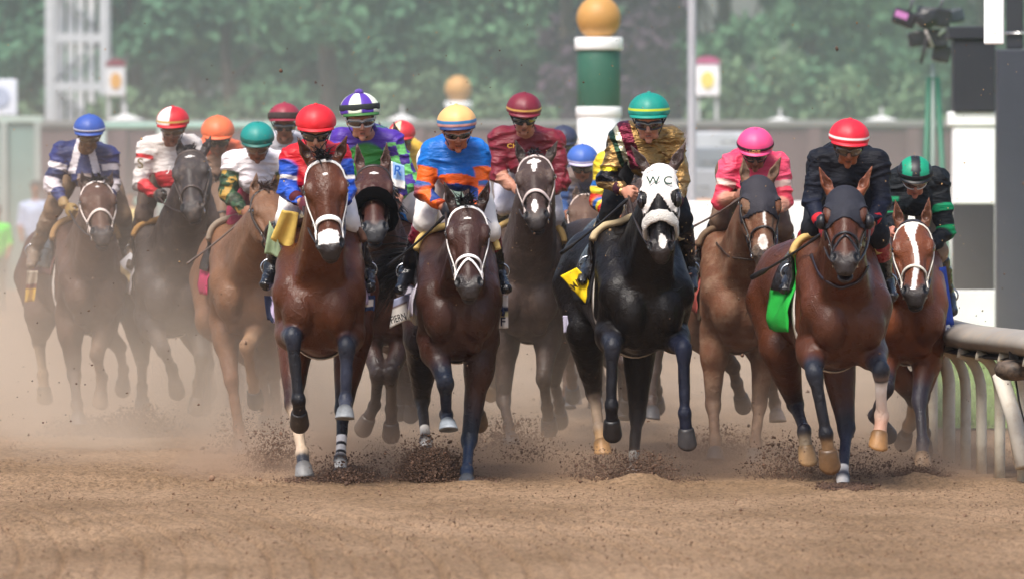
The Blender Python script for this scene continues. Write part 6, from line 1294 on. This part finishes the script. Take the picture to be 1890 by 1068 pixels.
# ------------------------------------------------------------------ dirt thrown up by the hooves
def clods():
    rg = np.random.default_rng(21); a = np.arange(5) * 2 * math.pi / 5
    ico = np.array([(0, 0, 1)] + [(.894 * math.cos(t), .894 * math.sin(t), .447) for t in a] + [(.894 * math.cos(t + .628), .894 * math.sin(t + .628), -.447) for t in a] + [(0, 0, -1)])
    F0 = [(0, 1 + i, 1 + (i + 1) % 5) for i in range(5)] + [(1 + i, 6 + i, 1 + (i + 1) % 5) for i in range(5)] + [(1 + (i + 1) % 5, 6 + i, 6 + (i + 1) % 5) for i in range(5)] + [(11, 6 + (i + 1) % 5, 6 + i) for i in range(5)]
    F0 = np.array(F0)
    def cloud(pts, sz, col, name, label):
        n = len(pts); V = ico[None] * rg.uniform(.55, 1.3, (n, 12, 1)) * np.asarray(sz)[:, None, None] * rg.uniform(.6, 1.3, (n, 1, 3)) + pts[:, None]; F = (F0[None] + (np.arange(n) * 12)[:, None, None]).reshape(-1, 3)
        c = np.repeat(col * rg.uniform(.6, 1.3, (n, 1)), 12, 0); o = mk(name, V.reshape(-1, 3), F, M['cloth'], None, c, False); tag(o, label, 'dirt', kind='stuff')
    P_, S_ = [], []
    # sprays: photo position of the foot, depth, half width px, height px, count, mean size
    for px, py, Y, w_, h, n, sz in [(645, 884, 45.0, 46, 26, 10000, .0060), (640, 884, 45.1, 70, 60, 1400, .0055), (792, 882, 45.2, 50, 62, 20000, .0064), (792, 882, 45.2, 78, 95, 3000, .0056), (510, 866, 46.5, 62, 100, 3600, .0056), (985, 850, 46, 70, 55, 800, .005), (1180, 892, 45.0, 80, 70, 4200, .0058), (1180, 895, 45.0, 34, 16, 3000, .0055), (1100, 884, 45.6, 60, 70, 1500, .0055), (1560, 918, 44.0, 45, 24, 3500, .0062), (1480, 886, 45.4, 95, 100, 3800, .0056), (1695, 888, 45.8, 46, 34, 5000, .0058), (1700, 890, 45.8, 60, 60, 900, .0056),
                                    (1330, 850, 48, 95, 75, 3200, .0062), (255, 808, 52.3, 66, 70, 5200, .0075), (150, 804, 52.8, 66, 44, 3200, .0075), (440, 838, 49.3, 50, 100, 1500, .0062), (945, 828, 49.3, 75, 70, 2600, .0068), (1600, 884, 45.5, 62, 90, 1200, .0052), (870, 893, 44.9, 44, 18, 1500, .006), (562, 888, 44.9, 44, 14, 900, .006), (720, 860, 46.5, 60, 60, 900, .0055)]:
        r = rg.random(n) ** .6; ang = rg.normal(0, .75, n); u = r * np.sin(ang) * w_ * 1.1 + rg.normal(0, w_ * .22, n); v = r * np.abs(np.cos(ang)) * h * rg.random(n) ** .7
        base = P(px, py, Y); k = Y / FX; P_.append(np.stack([base[0] + u * k, Y + rg.normal(0, .22, n), np.maximum(.0, base[2] + v * k)], 1)); S_.append(sz * .80 * rg.lognormal(-.35, .5, n))
    cloud(np.concatenate(P_), np.concatenate(S_), srgb('5e4739'), 'kicked_up_dirt', 'dark clods of dirt thrown up around the galloping hooves')
    n = 900; Y = rg.uniform(43, 60, n); px = rg.uniform(0, 1890, n); py = np.where(rg.random(n) < .75, rg.normal(700, 130, n), rg.uniform(20, 600, n)); pts = np.array([P(a_, b_, c_) for a_, b_, c_ in zip(px, py, Y)]); m = pts[:, 2] > .03
    cloud(pts[m], (rg.lognormal(-5.55, .5, n))[m], srgb('5a4232'), 'flying_grit', 'small specks of dirt flying through the air over the field')
    n = 900; Y = rg.uniform(41, 50, n); px = np.where(rg.random(n) < .5, rg.normal(1300, 330, n), rg.uniform(0, 1890, n)); py = rg.uniform(0, 520, n); pts = np.array([P(a_, b_, c_) for a_, b_, c_ in zip(px, py, Y)])
    cloud(pts, rg.lognormal(-6.15, .5, n), srgb('a3845c'), 'airborne_specks', 'fine pale specks of track dirt hanging in the air above the riders')
    n = 32000; Yg = 33 + 22 * rg.random(n); X = rg.uniform(-.075, .08, n) * Yg; cl = vnoise(np.stack([X * 1.3, Yg * .6, X * 0], 1)) > .30; pts = np.stack([X, Yg, rg.uniform(.0, .012, n)], 1)[cl]
    cloud(pts, rg.lognormal(-6.0, .45, len(pts)), srgb('7d624e'), 'loose_crumbs', 'loose crumbs of dirt scattered over the harrowed track')
clods()

# ------------------------------------------------------------------ dust hanging behind the leaders, and the air itself
def dust():
    def vol(name, lo, hi, dens, label, hgt, x0, x1, y0, y1, ns=.95, amp=2.3, colr=(.84, .72, .59), xm=.25):
        lo, hi = np.array(lo, float), np.array(hi, float); v, f = box((lo + hi) / 2, hi - lo); o = mk(name, v, f, None, None, smooth=False); tag(o, label, 'dust', kind='stuff')
        m = bpy.data.materials.new(name + '_volume'); m.use_nodes = True; t = m.node_tree; N, L = t.nodes, t.links; N.remove(N['Principled BSDF']); pv = N.new('ShaderNodeVolumePrincipled'); pv.inputs['Color'].default_value = (*colr, 1); pv.inputs['Anisotropy'].default_value = .1
        L.new(pv.outputs[0], N['Material Output'].inputs['Volume']); g = N.new('ShaderNodeNewGeometry'); sp = N.new('ShaderNodeSeparateXYZ'); L.new(g.outputs['Position'], sp.inputs[0])
        def mr(src, a, b, c, d, sm=True):
            r = N.new('ShaderNodeMapRange'); r.interpolation_type = 'SMOOTHSTEP' if sm else 'LINEAR'
            for i, q in enumerate((a, b, c, d)): r.inputs[1 + i].default_value = q
            L.new(src, r.inputs[0]); return r.outputs[0]
        def mul(a, b):
            q = N.new('ShaderNodeMath'); q.operation = 'MULTIPLY'; L.new(a, q.inputs[0])
            if isinstance(b, (int, float)): q.inputs[1].default_value = b
            else: L.new(b, q.inputs[1])
            return q.outputs[0]
        n = N.new('ShaderNodeTexNoise'); n.inputs['Scale'].default_value = ns; n.inputs['Detail'].default_value = 4; n.inputs['Roughness'].default_value = .6; L.new(g.outputs['Position'], n.inputs['Vector'])
        nz = mr(n.outputs[0], .40, .70, .12, 1 + amp, False)
        # height profile thickened by the noise
        zf = N.new('ShaderNodeMath'); zf.operation = 'DIVIDE'; L.new(sp.outputs['Z'], zf.inputs[0]); zf.inputs[1].default_value = hgt; ex = N.new('ShaderNodeMath'); ex.operation = 'POWER'; ex.inputs[0].default_value = math.exp(-1); L.new(zf.outputs[0], ex.inputs[1])
        d = mul(ex.outputs[0], nz); d = mul(d, mr(sp.outputs['X'], x0, x1, 1, xm)); d = mul(d, mr(sp.outputs['Y'], y0, y1, 0, 1)); d = mul(d, mr(sp.outputs['Z'], hi[2] * .55, hi[2], 1, 0)); d = mul(d, mr(sp.outputs['Y'], hi[1] - 4, hi[1], 1, 0)); d = mul(d, mr(sp.outputs['X'], lo[0], lo[0] + 1, 0, 1)); d = mul(d, mr(sp.outputs['X'], hi[0] - 1.2, hi[0], 1, 0)); d = mul(d, dens)
        L.new(d, pv.inputs['Density']); o.data.materials.append(m); return o
    vol('hoof_dust', (-2.5, 44.2, -.02), (3.6, 49.5, .9), 1.15, 'low brown dust bursting from the hoof strikes of the leading horses', .13, -2.5, 3, 44.5, 45.8, ns=2.2, amp=3.0, colr=(.60, .45, .34), xm=.9)
    vol('dust_cloud', (-8, 45.2, -.02), (4.2, 66, 3.4), .33, 'pale brown dust cloud rolling along the track behind the leading horses', .62, -2.4, 1.2, 45.4, 50.5, xm=.30)
dust()
v, f = box((0, 94, 5.98), (110, 48, 12)); o = mk('drifting_dust', v, f, None, None, smooth=False); tag(o, 'thin blue green veil added over the infield to pale the trees', 'dust', kind='stuff')  # added veil volume, tinted to lift the tone of the far trees
m = bpy.data.materials.new('drifting_dust_volume'); m.use_nodes = True; N = m.node_tree.nodes; N.remove(N['Principled BSDF']); pv = N.new('ShaderNodeVolumePrincipled'); pv.inputs['Color'].default_value = (.76, .90, .88, 1); pv.inputs['Density'].default_value = .0036; m.node_tree.links.new(pv.outputs[0], N['Material Output'].inputs['Volume']); o.data.materials.append(m)
lo, hi = np.array([-240., -20., -1.]), np.array([240., 300., 20.]); v, f = box((lo + hi) / 2, hi - lo); hz = mk('haze', v, f, None, None, smooth=False); tag(hz, 'thin pale haze over the whole place', 'haze', kind='stuff')
m = bpy.data.materials.new('haze_volume'); m.use_nodes = True; N = m.node_tree.nodes; N.remove(N['Principled BSDF']); pv = N.new('ShaderNodeVolumePrincipled'); pv.inputs['Color'].default_value = (.86, .88, .92, 1); pv.inputs['Density'].default_value = .00018; m.node_tree.links.new(pv.outputs[0], N['Material Output'].inputs['Volume']); hz.data.materials.append(m)
